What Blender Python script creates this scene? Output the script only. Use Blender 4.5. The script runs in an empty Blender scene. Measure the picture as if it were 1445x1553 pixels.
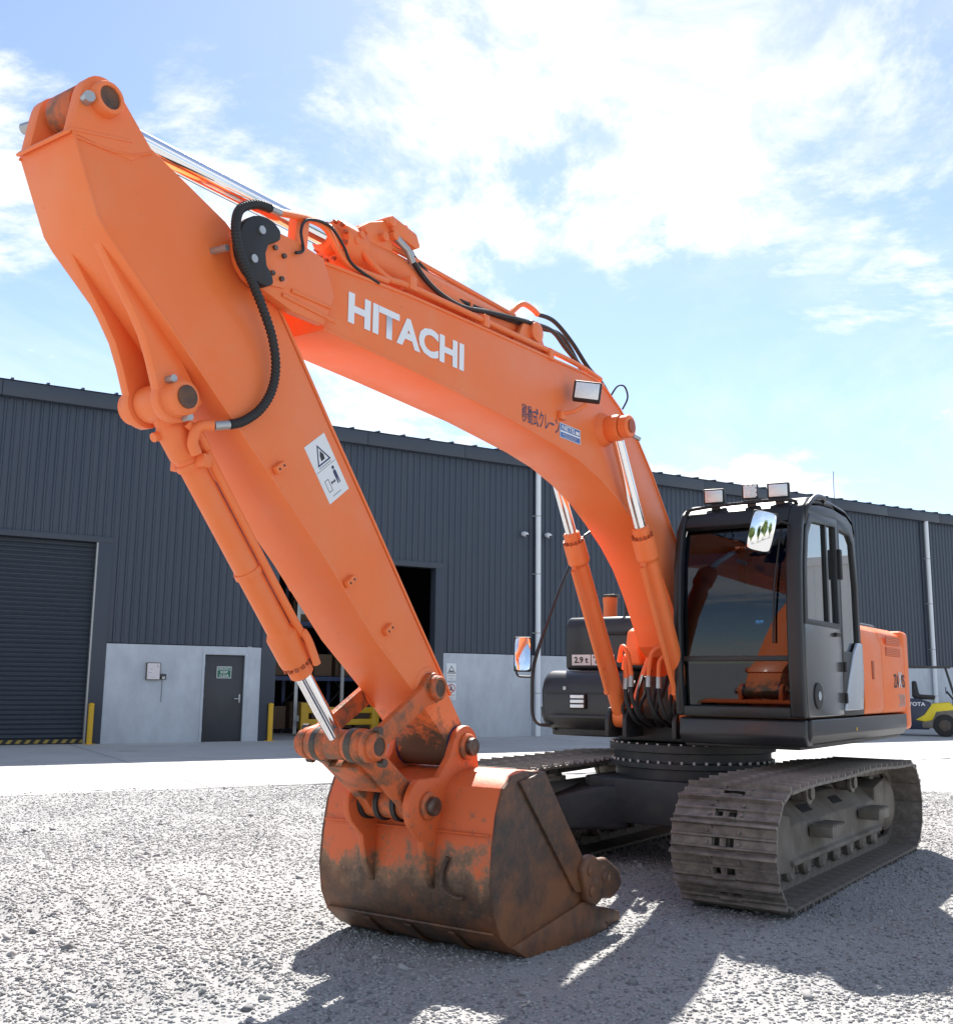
import bpy, bmesh, math, random
import numpy as np
from mathutils import Vector, Matrix
R = math.radians
random.seed(7); rng = np.random.default_rng(7)
S = bpy.context.scene; COL = S.collection

# ------------------------------------------------------------------ camera, sky, sun, exposure
yaw, pit, rol, FPX = 3.748997, 0.162839, 0.011912, 1586.39
F = Vector((math.cos(yaw)*math.cos(pit), math.sin(yaw)*math.cos(pit), math.sin(pit)))
Rv = Vector((math.sin(yaw), -math.cos(yaw), 0)); Uv = Rv.cross(F)
R2 = math.cos(rol)*Rv + math.sin(rol)*Uv; U2 = -math.sin(rol)*Rv + math.cos(rol)*Uv
cd = bpy.data.cameras.new('camera'); cam = bpy.data.objects.new('camera', cd); COL.objects.link(cam)
M = Matrix.Identity(4)
for i in range(3): M[i][0], M[i][1], M[i][2] = R2[i], U2[i], -F[i]
M.translation = Vector((8.76209, 3.77021, 1.46073)); cam.matrix_world = M
cd.sensor_fit = 'HORIZONTAL'; cd.sensor_width = 36; cd.lens = FPX/1445*36
cd.clip_start = .05; cd.clip_end = 3000
S.camera = cam; S.render.resolution_x = 952; S.render.resolution_y = 1024

SUN_AZ, SUN_EL = R(-150.5), R(49)
sun_dir = Vector((math.cos(SUN_AZ)*math.cos(SUN_EL), math.sin(SUN_AZ)*math.cos(SUN_EL), math.sin(SUN_EL)))
w = bpy.data.worlds.new('World'); S.world = w; w.use_nodes = True
nt = w.node_tree; nt.nodes.clear()
def N(t, **k):
    n = nt.nodes.new(t)
    for a, b in k.items(): setattr(n, a, b)
    return n
def Lk(a, b): nt.links.new(a, b)
def Math(op, a, b=None, c=None):
    n = N('ShaderNodeMath', operation=op)
    for i, x in enumerate((a, b, c)):
        if x is None: continue
        if isinstance(x, (int, float)): n.inputs[i].default_value = x
        else: Lk(x, n.inputs[i])
    return n.outputs[0]
sky = N('ShaderNodeTexSky', sky_type='NISHITA', sun_disc=False)
sky.sun_elevation = SUN_EL; sky.sun_rotation = math.pi/2 - SUN_AZ
sky.air_density = .9; sky.dust_density = .25; sky.ozone_density = 2.0
tc = N('ShaderNodeTexCoord'); sx = N('ShaderNodeSeparateXYZ'); Lk(tc.outputs['Generated'], sx.inputs[0])
zz = Math('ADD', Math('MAXIMUM', sx.outputs[2], 0.0), .22)
cx_ = N('ShaderNodeCombineXYZ'); Lk(Math('DIVIDE', sx.outputs[0], zz), cx_.inputs[0]); Lk(Math('DIVIDE', sx.outputs[1], zz), cx_.inputs[1])
def cloud(scale, det, rough, off, lo, hi, dist=.4):
    mp = N('ShaderNodeMapping'); mp.inputs['Location'].default_value = off; Lk(cx_.outputs[0], mp.inputs[0])
    n = N('ShaderNodeTexNoise'); n.inputs['Scale'].default_value = scale; n.inputs['Detail'].default_value = det
    n.inputs['Roughness'].default_value = rough; n.inputs['Distortion'].default_value = dist; Lk(mp.outputs[0], n.inputs['Vector'])
    r = N('ShaderNodeMapRange', interpolation_type='SMOOTHSTEP'); r.inputs['From Min'].default_value = lo; r.inputs['From Max'].default_value = hi
    Lk(n.outputs[0], r.inputs[0]); return r.outputs[0]
cl = Math('MAXIMUM', Math('MULTIPLY', cloud(1.35, 12, .66, (9.62, 3.7, 0), .49, .60, .3), cloud(4.5, 8, .6, (2.2, 7.1, 0), .25, .58, .6)), Math('MULTIPLY', cloud(.7, 9, .66, (14.3, 4.4, 0), .46, .70, .5), .5))
mix = N('ShaderNodeMix', data_type='RGBA'); Lk(Math('MULTIPLY_ADD', cl, .88, .05), mix.inputs[0])
Lk(sky.outputs[0], mix.inputs[6]); mix.inputs[7].default_value = (6.6, 6.65, 6.8, 1)
bg = N('ShaderNodeBackground'); bg.inputs[1].default_value = .085; Lk(mix.outputs[2], bg.inputs[0])
wo = N('ShaderNodeOutputWorld'); Lk(bg.outputs[0], wo.inputs[0])
sd = bpy.data.lights.new('sun', 'SUN'); sd.energy = 5.0; sd.angle = R(.53); sd.color = (1, .95, .88)
so = bpy.data.objects.new('sun', sd); COL.objects.link(so); so.rotation_euler = sun_dir.to_track_quat('Z', 'Y').to_euler()
S.view_settings.view_transform = 'Standard'; S.view_settings.look = 'None'
S.view_settings.exposure = 1.2; S.view_settings.gamma = 1

# ------------------------------------------------------------------ materials
MATS = {}
def mat(name, col, rough=.5, metal=0, var=.0, col2=None, vscale=3, bump=0, bscale=40, coat=0, spec=.5, rvar=0, det=6, thr=(.35, .65)):
    m = bpy.data.materials.new(name); m.use_nodes = True; t = m.node_tree; b = t.nodes['Principled BSDF']
    b.inputs['Base Color'].default_value = (*col, 1); b.inputs['Roughness'].default_value = rough
    b.inputs['Metallic'].default_value = metal; b.inputs['Coat Weight'].default_value = coat; b.inputs['Coat Roughness'].default_value = .12
    b.inputs['Specular IOR Level'].default_value = spec
    co = t.nodes.new('ShaderNodeTexCoord')
    if var or col2 is not None:
        n = t.nodes.new('ShaderNodeTexNoise'); n.inputs['Scale'].default_value = vscale; n.inputs['Detail'].default_value = det; n.inputs['Roughness'].default_value = .65
        t.links.new(co.outputs['Object'], n.inputs['Vector'])
        mr = t.nodes.new('ShaderNodeMapRange'); mr.inputs['From Min'].default_value = thr[0]; mr.inputs['From Max'].default_value = thr[1]
        t.links.new(n.outputs[0], mr.inputs[0])
        mx = t.nodes.new('ShaderNodeMix'); mx.data_type = 'RGBA'; t.links.new(mr.outputs[0], mx.inputs[0])
        c2 = col2 if col2 is not None else tuple(c*(1-var) for c in col)
        mx.inputs[6].default_value = (*col, 1); mx.inputs[7].default_value = (*c2, 1)
        t.links.new(mx.outputs[2], b.inputs['Base Color'])
        if rvar:
            mm = t.nodes.new('ShaderNodeMapRange'); t.links.new(mr.outputs[0], mm.inputs[0])
            mm.inputs['To Min'].default_value = rough; mm.inputs['To Max'].default_value = rough+rvar
            t.links.new(mm.outputs[0], b.inputs['Roughness'])
    if bump:
        n2 = t.nodes.new('ShaderNodeTexNoise'); n2.inputs['Scale'].default_value = bscale; n2.inputs['Detail'].default_value = 5
        t.links.new(co.outputs['Object'], n2.inputs['Vector'])
        bp = t.nodes.new('ShaderNodeBump'); bp.inputs['Strength'].default_value = bump; bp.inputs['Distance'].default_value = .01
        t.links.new(n2.outputs[0], bp.inputs['Height']); t.links.new(bp.outputs[0], b.inputs['Normal'])
    MATS[name] = m; return m
ORG = (.88, .190, .046)
def paint_wear(name, low):
    m = mat(name, ORG, .45, coat=.04, spec=.35); t = m.node_tree; b = t.nodes['Principled BSDF']; co = t.nodes.new('ShaderNodeTexCoord')
    def noise(sc, det=8, rough=.65, scale=None):
        n = t.nodes.new('ShaderNodeTexNoise'); n.inputs['Scale'].default_value = sc; n.inputs['Detail'].default_value = det; n.inputs['Roughness'].default_value = rough
        if scale: mp = t.nodes.new('ShaderNodeMapping'); mp.inputs['Scale'].default_value = scale; mp.inputs['Rotation'].default_value = (0, R(35), 0); t.links.new(co.outputs['Object'], mp.inputs[0]); t.links.new(mp.outputs[0], n.inputs['Vector'])
        else: t.links.new(co.outputs['Object'], n.inputs['Vector'])
        return n.outputs[0]
    def ramp(lo, hi, src, a=0, c=1):
        r = t.nodes.new('ShaderNodeMapRange'); r.inputs['From Min'].default_value = lo; r.inputs['From Max'].default_value = hi; r.inputs['To Min'].default_value = a; r.inputs['To Max'].default_value = c; t.links.new(src, r.inputs[0]); return r.outputs[0]
    def mx(f, c1, c2):
        x = t.nodes.new('ShaderNodeMix'); x.data_type = 'RGBA'; t.links.new(f, x.inputs[0])
        for c, i in ((c1, 6), (c2, 7)):
            if isinstance(c, tuple): x.inputs[i].default_value = (*c, 1)
            else: t.links.new(c, x.inputs[i])
        return x.outputs[2]
    c = mx(ramp(.35, .68, noise(1.3)), ORG, (.86, .215, .070))
    c = mx(ramp(.50, .75, noise(3.5, 10), 0, .35), c, (.80, .28, .13))
    c = mx(ramp(.715, .735, noise(30, 3, .5, (1, 1, 8)), 0, .5), c, (.45, .15, .07))
    c = mx(ramp(.70, .74, noise(22, 6)), c, (.30, .10, .04))
    if low is not None:
        sp = t.nodes.new('ShaderNodeSeparateXYZ'); t.links.new(co.outputs['Object'], sp.inputs[0])
        a = t.nodes.new('ShaderNodeMath'); a.operation = 'MULTIPLY_ADD'; t.links.new(noise(8, 10, .7), a.inputs[0]); a.inputs[1].default_value = .75; t.links.new(sp.outputs[2], a.inputs[2])
        c = mx(ramp(low+.36, low+.50, a.outputs[0]), (.11, .07, .045), c)
    t.links.new(c, b.inputs['Base Color']); t.links.new(ramp(.3, .7, noise(2.5), .34, .56), b.inputs['Roughness'])
    bp = t.nodes.new('ShaderNodeBump'); bp.inputs['Strength'].default_value = .04; bp.inputs['Distance'].default_value = .01; t.links.new(noise(5), bp.inputs['Height']); t.links.new(bp.outputs[0], b.inputs['Normal'])
paint_wear('orange', None); paint_wear('orange_arm', 1.10)
mat('orange_worn', (.60, .125, .03), .55, col2=(.16, .085, .045), vscale=8, thr=(.46, .62), bump=.25, bscale=60, det=10)
mat('orange_dark', (.45, .085, .02), .5, var=.2)
mat('dark_paint', (.028, .029, .032), .38, var=.3, vscale=2, coat=.1, bump=.02, bscale=20)
mat('charcoal_paint', (.045, .047, .052), .45, var=.2, vscale=2)
mat('cab_black', (.016, .017, .019), .42, var=.2)
mat('black_rubber', (.018, .018, .019), .6, bump=.05)
mat('steel_dark', (.05, .046, .042), .5, col2=(.10, .075, .055), vscale=12, metal=.3, bump=.15)
mat('chrome', (.85, .85, .86), .09, 1)
mat('pin_steel', (.16, .14, .125), .45, .7, col2=(.09, .06, .04), vscale=14)
mat('track_steel', (.115, .098, .084), .55, col2=(.26, .23, .20), vscale=9, metal=.25, bump=.3, bscale=70, det=9)
mat('track_frame', (.21, .185, .155), .7, col2=(.12, .10, .08), vscale=3, bump=.15, bscale=40, det=9)
mat('under_dark', (.024, .025, .028), .5, col2=(.055, .05, .045), vscale=4, thr=(.45, .75))
mat('white_print', (.80, .81, .82), .4)
mat('navy_print', (.03, .035, .10), .4)
mat('black_print', (.02, .02, .022), .5)
mat('blue_print', (.06, .18, .45), .4)
mat('silver', (.52, .55, .58), .25, .55)
mat('door_grey', (.075, .074, .072), .22, coat=.35)
mat('zinc', (.42, .43, .43), .4, .7)
mat('lens', (.75, .77, .78), .15, .5, bump=.3, bscale=120)
mat('mirror', (.9, .9, .9), .02, 1)
mat('seat', (.045, .05, .06), .8)
mat('interior', (.07, .07, .075), .7)
mat('floor_mat', (.16, .08, .035), .7)
def streaky(name, c1, c2, sc, rough):
    m = mat(name, c1, rough); t = m.node_tree; b = t.nodes['Principled BSDF']; co = t.nodes.new('ShaderNodeTexCoord')
    mp = t.nodes.new('ShaderNodeMapping'); mp.inputs['Scale'].default_value = sc; t.links.new(co.outputs['Object'], mp.inputs[0])
    n = t.nodes.new('ShaderNodeTexNoise'); n.inputs['Scale'].default_value = 2; n.inputs['Detail'].default_value = 9; n.inputs['Roughness'].default_value = .7; t.links.new(mp.outputs[0], n.inputs['Vector'])
    r = t.nodes.new('ShaderNodeMapRange'); r.inputs['From Min'].default_value = .35; r.inputs['From Max'].default_value = .68; t.links.new(n.outputs[0], r.inputs[0])
    x = t.nodes.new('ShaderNodeMix'); x.data_type = 'RGBA'; t.links.new(r.outputs[0], x.inputs[0]); x.inputs[6].default_value = (*c1, 1); x.inputs[7].default_value = (*c2, 1); t.links.new(x.outputs[2], b.inputs['Base Color'])
streaky('clad', (.032, .047, .074), (.047, .060, .083), (2.2, 2.2, .10), .42)
mat('clad_trim', (.042, .054, .074), .45, var=.1, vscale=.8)
mat('roller', (.040, .050, .066), .5, var=.1)
streaky('concrete_wall', (.55, .59, .63), (.42, .455, .49), (.8, .8, .45), .8)
mat('apron', (.48, .475, .46), .85, col2=(.40, .395, .385), vscale=.7, bump=.05, bscale=60, det=9)
t_ = MATS['apron'].node_tree; b_ = t_.nodes['Principled BSDF']; src = b_.inputs['Base Color'].links[0].from_socket
co_ = t_.nodes.new('ShaderNodeTexCoord'); n_ = t_.nodes.new('ShaderNodeTexNoise'); n_.inputs['Scale'].default_value = 1.6; n_.inputs['Detail'].default_value = 5; n_.inputs['Distortion'].default_value = .8; t_.links.new(co_.outputs['Object'], n_.inputs['Vector'])
r_ = t_.nodes.new('ShaderNodeMapRange'); r_.inputs['From Min'].default_value = .66; r_.inputs['From Max'].default_value = .72; r_.inputs['To Max'].default_value = .75; t_.links.new(n_.outputs[0], r_.inputs[0])
x_ = t_.nodes.new('ShaderNodeMix'); x_.data_type = 'RGBA'; t_.links.new(r_.outputs[0], x_.inputs[0]); t_.links.new(src, x_.inputs[6]); x_.inputs[7].default_value = (.16, .155, .15, 1); t_.links.new(x_.outputs[2], b_.inputs['Base Color'])
mat('joint', (.16, .155, .15), .9)
mat('pipe_white', (.72, .75, .78), .4)
mat('sign_white', (.75, .76, .76), .5)
mat('sign_green', (.01, .13, .07), .5)
mat('sign_red', (.5, .03, .03), .5)
mat('pink_white', (.72, .66, .66), .5)
mat('yellow', (.72, .42, .02), .5, var=.15)
mat('hazard', (.34, .24, .05), .7)
mat('yellow_bright', (.80, .62, .02), .45, var=.1)
mat('navy_paint', (.02, .03, .06), .4)
mat('carton', (.16, .10, .06), .8)
mat('rack_blue', (.02, .04, .12), .5)
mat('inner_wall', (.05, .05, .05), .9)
mat('tyre', (.022, .022, .022), .8)
def glassmat(name, tint, base=.06):
    m = bpy.data.materials.new(name); m.use_nodes = True; t = m.node_tree; t.nodes.clear()
    o = t.nodes.new('ShaderNodeOutputMaterial'); mx = t.nodes.new('ShaderNodeMixShader'); tr = t.nodes.new('ShaderNodeBsdfTransparent'); gl = t.nodes.new('ShaderNodeBsdfGlossy')
    tr.inputs[0].default_value = (*tint, 1); gl.inputs['Roughness'].default_value = .01
    fr = t.nodes.new('ShaderNodeFresnel'); fr.inputs[0].default_value = 1.6
    ad = t.nodes.new('ShaderNodeMath'); ad.operation = 'ADD'; ad.inputs[1].default_value = base; ad.use_clamp = True
    t.links.new(fr.outputs[0], ad.inputs[0]); t.links.new(ad.outputs[0], mx.inputs[0]); t.links.new(tr.outputs[0], mx.inputs[1]); t.links.new(gl.outputs[0], mx.inputs[2]); t.links.new(mx.outputs[0], o.inputs[0])
    MATS[name] = m
glassmat('glass_front', (.24, .36, .46), .0); glassmat('glass_side', (.45, .5, .5), .28)

# bucket paint: orange above, bare rusty steel where it digs (worn boundary), scratches
def bucket_mat(nm, painted):
    m = mat(nm, (.62, .12, .03), .55); t = m.node_tree; b = t.nodes['Principled BSDF']
    co = t.nodes.new('ShaderNodeTexCoord'); sp = t.nodes.new('ShaderNodeSeparateXYZ'); t.links.new(co.outputs['Object'], sp.inputs[0])
    n = t.nodes.new('ShaderNodeTexNoise'); n.inputs['Scale'].default_value = 5; n.inputs['Detail'].default_value = 10; n.inputs['Roughness'].default_value = .7
    t.links.new(co.outputs['Object'], n.inputs['Vector'])
    a = t.nodes.new('ShaderNodeMath'); a.operation = 'MULTIPLY_ADD'; t.links.new(n.outputs[0], a.inputs[0]); a.inputs[1].default_value = -.8; t.links.new(sp.outputs[2], a.inputs[2])
    mr = t.nodes.new('ShaderNodeMapRange'); mr.inputs['From Min'].default_value = -.06; mr.inputs['From Max'].default_value = .07; t.links.new(a.outputs[0], mr.inputs[0])
    n2 = t.nodes.new('ShaderNodeTexNoise'); n2.inputs['Scale'].default_value = 16; n2.inputs['Detail'].default_value = 10; n2.inputs['Roughness'].default_value = .75; t.links.new(co.outputs['Object'], n2.inputs['Vector'])
    def ramp(lo, hi, src):
        r = t.nodes.new('ShaderNodeMapRange'); r.inputs['From Min'].default_value = lo; r.inputs['From Max'].default_value = hi; t.links.new(src, r.inputs[0]); return r.outputs[0]
    def mx(f, c1, c2):
        x = t.nodes.new('ShaderNodeMix'); x.data_type = 'RGBA'; t.links.new(f, x.inputs[0])
        for c, i in ((c1, 6), (c2, 7)):
            if isinstance(c, tuple): x.inputs[i].default_value = (*c, 1)
            else: t.links.new(c, x.inputs[i])
        return x.outputs[2]
    a3 = t.nodes.new('ShaderNodeMath'); a3.operation = 'MULTIPLY_ADD'; t.links.new(n2.outputs[0], a3.inputs[0]); a3.inputs[1].default_value = -.45; t.links.new(a.outputs[0], a3.inputs[2])
    mr.inputs['From Min'].default_value = -.22; mr.inputs['From Max'].default_value = -.10; t.links.new(a3.outputs[0], mr.inputs[0])
    mp = t.nodes.new('ShaderNodeMapping'); mp.inputs['Scale'].default_value = (1, 9, .7); t.links.new(co.outputs['Object'], mp.inputs[0])
    n3 = t.nodes.new('ShaderNodeTexNoise'); n3.inputs['Scale'].default_value = 7; n3.inputs['Detail'].default_value = 8; n3.inputs['Roughness'].default_value = .7; t.links.new(mp.outputs[0], n3.inputs['Vector'])
    n4 = t.nodes.new('ShaderNodeTexNoise'); n4.inputs['Scale'].default_value = 2.6; n4.inputs['Detail'].default_value = 9; n4.inputs['Roughness'].default_value = .62; t.links.new(co.outputs['Object'], n4.inputs['Vector'])
    rust = mx(ramp(.4, .62, n2.outputs[0]), (.046, .032, .025), (.115, .054, .028))
    rust = mx(ramp(.46, .64, n4.outputs[0]), rust, (.205, .078, .030))
    rust = mx(ramp(.62, .78, n3.outputs[0]), rust, (.20, .17, .145))
    rust = mx(ramp(.63, .70, n2.outputs[0]), rust, (.30, .25, .21))
    paint = mx(ramp(.56, .66, n2.outputs[0]), (.66, .125, .03), (.30, .11, .055))
    dirty = mx(ramp(-.34, -.16, a3.outputs[0]), rust, (.26, .15, .085))
    t.links.new(mx(mr.outputs[0], dirty, paint) if painted else rust, b.inputs['Base Color'])
    bp = t.nodes.new('ShaderNodeBump'); bp.inputs['Strength'].default_value = .35; bp.inputs['Distance'].default_value = .008
    t.links.new(n2.outputs[0], bp.inputs['Height']); t.links.new(bp.outputs[0], b.inputs['Normal'])
bucket_mat('bucket_paint', True); bucket_mat('rust', False)
def gravel_mat(name, island):
    m = bpy.data.materials.new(name); m.use_nodes = True; t = m.node_tree; b = t.nodes['Principled BSDF']; b.inputs['Roughness'].default_value = .9
    b.inputs['Specular IOR Level'].default_value = .2
    cr = t.nodes.new('ShaderNodeValToRGB'); e = cr.color_ramp.elements
    e[0].position = 0; e[0].color = (.20, .20, .204, 1); e[1].position = 1; e[1].color = (.37, .366, .36, 1)
    x = cr.color_ramp.elements.new(.45); x.color = (.29, .29, .287, 1)
    if island:
        e[0].color = (.17, .17, .174, 1); e[1].color = (.37, .367, .36, 1)
        g = t.nodes.new('ShaderNodeNewGeometry'); t.links.new(g.outputs['Random Per Island'], cr.inputs[0])
    else:
        co = t.nodes.new('ShaderNodeTexCoord')
        v = t.nodes.new('ShaderNodeTexVoronoi'); v.inputs['Scale'].default_value = 85; t.links.new(co.outputs['Object'], v.inputs['Vector'])
        n = t.nodes.new('ShaderNodeTexNoise'); n.inputs['Scale'].default_value = .9; n.inputs['Detail'].default_value = 8; n.inputs['Roughness'].default_value = .65; t.links.new(co.outputs['Object'], n.inputs['Vector'])
        sp = t.nodes.new('ShaderNodeSeparateColor'); t.links.new(v.outputs['Color'], sp.inputs[0])
        a = t.nodes.new('ShaderNodeMath'); a.operation = 'MULTIPLY_ADD'; t.links.new(sp.outputs[0], a.inputs[0]); a.inputs[1].default_value = .55
        a2 = t.nodes.new('ShaderNodeMath'); a2.operation = 'MULTIPLY_ADD'; t.links.new(n.outputs[0], a2.inputs[0]); a2.inputs[1].default_value = 1.2; a2.inputs[2].default_value = -.32
        t.links.new(a2.outputs[0], a.inputs[2]); t.links.new(a.outputs[0], cr.inputs[0])
        bp = t.nodes.new('ShaderNodeBump'); bp.inputs['Strength'].default_value = .5; bp.inputs['Distance'].default_value = .007
        t.links.new(v.outputs['Distance'], bp.inputs['Height']); bp.invert = True; t.links.new(bp.outputs[0], b.inputs['Normal'])
    t.links.new(cr.outputs[0], b.inputs['Base Color']); MATS[name] = m
gravel_mat('gravel', False); gravel_mat('gravel_stone', True)

# ------------------------------------------------------------------ mesh helpers
def link(o, parent=None):
    COL.objects.link(o)
    if parent is not None: o.parent = parent
    return o
def finish(me, m, smooth=True, ang=32):
    me.materials.append(MATS[m])
    if smooth:
        me.polygons.foreach_set('use_smooth', [True]*len(me.polygons)); me.set_sharp_from_angle(angle=R(ang))
def catmull(P, n=6):
    P = [Vector(p) for p in P]; out = []
    for i in range(len(P)-1):
        a, b, c, d = P[max(i-1, 0)], P[i], P[i+1], P[min(i+2, len(P)-1)]
        for k in range(n):
            t = k/n
            out.append(.5*((2*b)+(c-a)*t+(2*a-5*b+4*c-d)*t*t+(3*b-a-3*c+d)*t**3))
    out.append(P[-1]); return out
class MB:
    def __init__(s): s.v = []; s.f = []
    def add(s, vs, fs):
        o = len(s.v); s.v += [tuple(v) for v in vs]; s.f += [tuple(i+o for i in f) for f in fs]; return s
    def box(s, x0, x1, y0, y1, z0, z1, T=None):
        vs = [Vector((x, y, z)) for x in (x0, x1) for y in (y0, y1) for z in (z0, z1)]
        if T is not None: vs = [T @ v for v in vs]
        return s.add(vs, [(0, 1, 3, 2), (4, 6, 7, 5), (0, 4, 5, 1), (2, 3, 7, 6), (0, 2, 6, 4), (1, 5, 7, 3)])
    def prism(s, pts, y0, y1, axis='y', T=None):      # pts are (x,z) extruded along y  (axis x: (y,z); axis z: (x,y))
        n = len(pts)
        def P(a, b, c): return Vector({'y': (a, c, b), 'x': (c, a, b), 'z': (a, b, c)}[axis])
        vs = [P(a, b, y0) for a, b in pts] + [P(a, b, y1) for a, b in pts]
        if T is not None: vs = [T @ v for v in vs]
        fs = [tuple(range(n)), tuple(range(2*n-1, n-1, -1))] + [(i, i+n, (i+1) % n+n, (i+1) % n) for i in range(n)]
        return s.add(vs, fs)
    def ring(s, outer, inner, y0, y1, axis='y'):      # frame: loops of equal length
        n = len(outer)
        def P(a, b, c): return {'y': (a, c, b), 'x': (c, a, b), 'z': (a, b, c)}[axis]
        vs = [P(a, b, y) for y in (y0, y1) for L in (outer, inner) for a, b in L]
        fs = []
        for i in range(n):
            j = (i+1) % n
            fs += [(i, j, n+j, n+i), (2*n+i, 3*n+i, 3*n+j, 2*n+j), (i, 2*n+i, 2*n+j, j), (n+i, n+j, 3*n+j, 3*n+i)]
        return s.add(vs, fs)
    def ribbon(s, pts, y0, y1, th):                   # thick sheet following (x,z) path, thickness to its right side
        n = len(pts); off = []
        for i in range(n):
            a = Vector(pts[max(i-1, 0)]); b = Vector(pts[min(i+1, n-1)]); d = (b-a).normalized(); off.append((pts[i][0]+d.y*th, pts[i][1]-d.x*th))
        return s.prism(list(pts)+off[::-1], y0, y1)
    def tube(s, path, r, seg=10, caps=True):
        path = [Vector(p) for p in path]; n = len(path); rs = r if isinstance(r, (list, tuple)) else [r]*n
        t0 = (path[1]-path[0]).normalized(); u = t0.orthogonal().normalized(); vs = []
        for i in range(n):
            t = (path[min(i+1, n-1)]-path[max(i-1, 0)])
            if t.length < 1e-9: t = t0
            t = t.normalized(); u = (u-t*u.dot(t)).normalized(); w_ = t.cross(u)
            vs += [path[i]+(u*math.cos(2*math.pi*k/seg)+w_*math.sin(2*math.pi*k/seg))*rs[i] for k in range(seg)]
        fs = [(i*seg+k, i*seg+(k+1) % seg, (i+1)*seg+(k+1) % seg, (i+1)*seg+k) for i in range(n-1) for k in range(seg)]
        if caps: fs += [tuple(range(seg-1, -1, -1)), tuple(range((n-1)*seg, n*seg))]
        return s.add(vs, fs)
    def cyl(s, a, b, r, seg=24, r2=None): return s.tube([a, b], [r, r if r2 is None else r2], seg)
    def lathe(s, a, b, prof, seg=28):                 # prof: (distance from a along ab, radius)
        a, b = Vector(a), Vector(b); d = (b-a).normalized()
        path = [a+d*t for t, _ in prof]; u = d.orthogonal().normalized(); w_ = d.cross(u); n = len(prof); vs = []
        for p, (t, r) in zip(path, prof): vs += [p+(u*math.cos(2*math.pi*k/seg)+w_*math.sin(2*math.pi*k/seg))*r for k in range(seg)]
        fs = [(i*seg+k, i*seg+(k+1) % seg, (i+1)*seg+(k+1) % seg, (i+1)*seg+k) for i in range(n-1) for k in range(seg)]
        fs += [tuple(range(seg-1, -1, -1)), tuple(range((n-1)*seg, n*seg))]
        return s.add(vs, fs)
    def mesh(s, name, m, bevel=0, seg=2, smooth=True, ang=32):
        me = bpy.data.meshes.new(name); bm = bmesh.new()
        vs = [bm.verts.new(v) for v in s.v]
        for f in s.f:
            try: bm.faces.new([vs[i] for i in f])
            except ValueError: pass
        bmesh.ops.recalc_face_normals(bm, faces=bm.faces)
        if bevel:
            es = [e for e in bm.edges if len(e.link_faces) == 2 and e.calc_face_angle(0) > R(28)]
            bmesh.ops.bevel(bm, geom=es, offset=bevel, segments=seg, affect='EDGES', clamp_overlap=True, profile=.5)
        bm.to_mesh(me); bm.free(); finish(me, m, smooth, ang); return me
    def obj(s, name, m, parent=None, bevel=0, seg=2, smooth=True, ang=32):
        return link(bpy.data.objects.new(name, s.mesh(name, m, bevel, seg, smooth, ang)), parent)
def empty(name, loc=(0, 0, 0), rz=0, parent=None):
    o = bpy.data.objects.new(name, None); o.location = loc; o.rotation_euler = (0, 0, rz); o.empty_display_size = .3; return link(o, parent)
def tag(o, label, cat, group=None):
    o['label'] = label; o['category'] = cat
    if group: o['group'] = group
    return o
def text(body, m, parent, org, xd, yd, w_, h, name='lettering', bold=0, lift=0, extr=.0006, shear=0):
    cu = bpy.data.curves.new('t', 'FONT'); cu.body = body; cu.offset = bold; cu.extrude = 0; cu.resolution_u = 3
    ob = bpy.data.objects.new('t', cu); COL.objects.link(ob); bpy.context.view_layer.update()
    me = bpy.data.meshes.new_from_object(ob.evaluated_get(bpy.context.evaluated_depsgraph_get()))
    bpy.data.objects.remove(ob); bpy.data.curves.remove(cu)
    n = len(me.vertices)
    if n == 0: return None
    c = np.empty(n*3); me.vertices.foreach_get('co', c); c = c.reshape(-1, 3)
    mn, mxx = c.min(0), c.max(0); sx_, sy_ = (mxx-mn)[:2]
    xd, yd, org = Vector(xd).normalized(), Vector(yd).normalized(), Vector(org); nd = xd.cross(yd)
    u = (c[:, 0]-mn[0])/sx_*w_; v = (c[:, 1]-mn[1])/sy_*h; u = u+v*shear
    out = np.array(org)[None]+u[:, None]*np.array(xd)+v[:, None]*np.array(yd)+lift*np.array(nd)[None]
    me.vertices.foreach_set('co', out.ravel()); me.materials.clear(); me.materials.append(MATS[m]); me.update()
    return link(bpy.data.objects.new(name, me), parent)
def plate(name, m, parent, org, xd, yd, w_, h, th=.003, bevel=0):      # thin plate, its back at org plane
    xd, yd, org = Vector(xd).normalized(), Vector(yd).normalized(), Vector(org); nd = xd.cross(yd)
    T = Matrix.Identity(4)
    for i in range(3): T[i][0], T[i][1], T[i][2], T[i][3] = xd[i], yd[i], nd[i], org[i]
    return MB().box(0, w_, 0, h, 0, th, T).obj(name, m, parent, bevel)
def bulge(name, T, w_, h, dome, parent):          # convex mirror glass with rounded corners
    n = 14; vs = []; fs = []
    for i in range(n+1):
        for j in range(n+1):
            u, v = 2*i/n-1, 2*j/n-1; r_ = max(abs(u), abs(v)); k = 1-.10*(abs(u*v))**3
            vs.append(T @ Vector((.004+dome*(1-.5*(u*u+v*v)), u*k*w_/2, v*k*h/2)))
    for i in range(n):
        for j in range(n): q = i*(n+1)+j; fs.append((q, q+1, q+n+2, q+n+1))
    return MB().add(vs, fs).obj(name, 'mirror', parent, ang=80)
def circ(cx, cz, r, a0, a1, n):
    return [(cx+r*math.cos(R(a0+(a1-a0)*i/n)), cz+r*math.sin(R(a0+(a1-a0)*i/n))) for i in range(n+1)]

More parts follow.
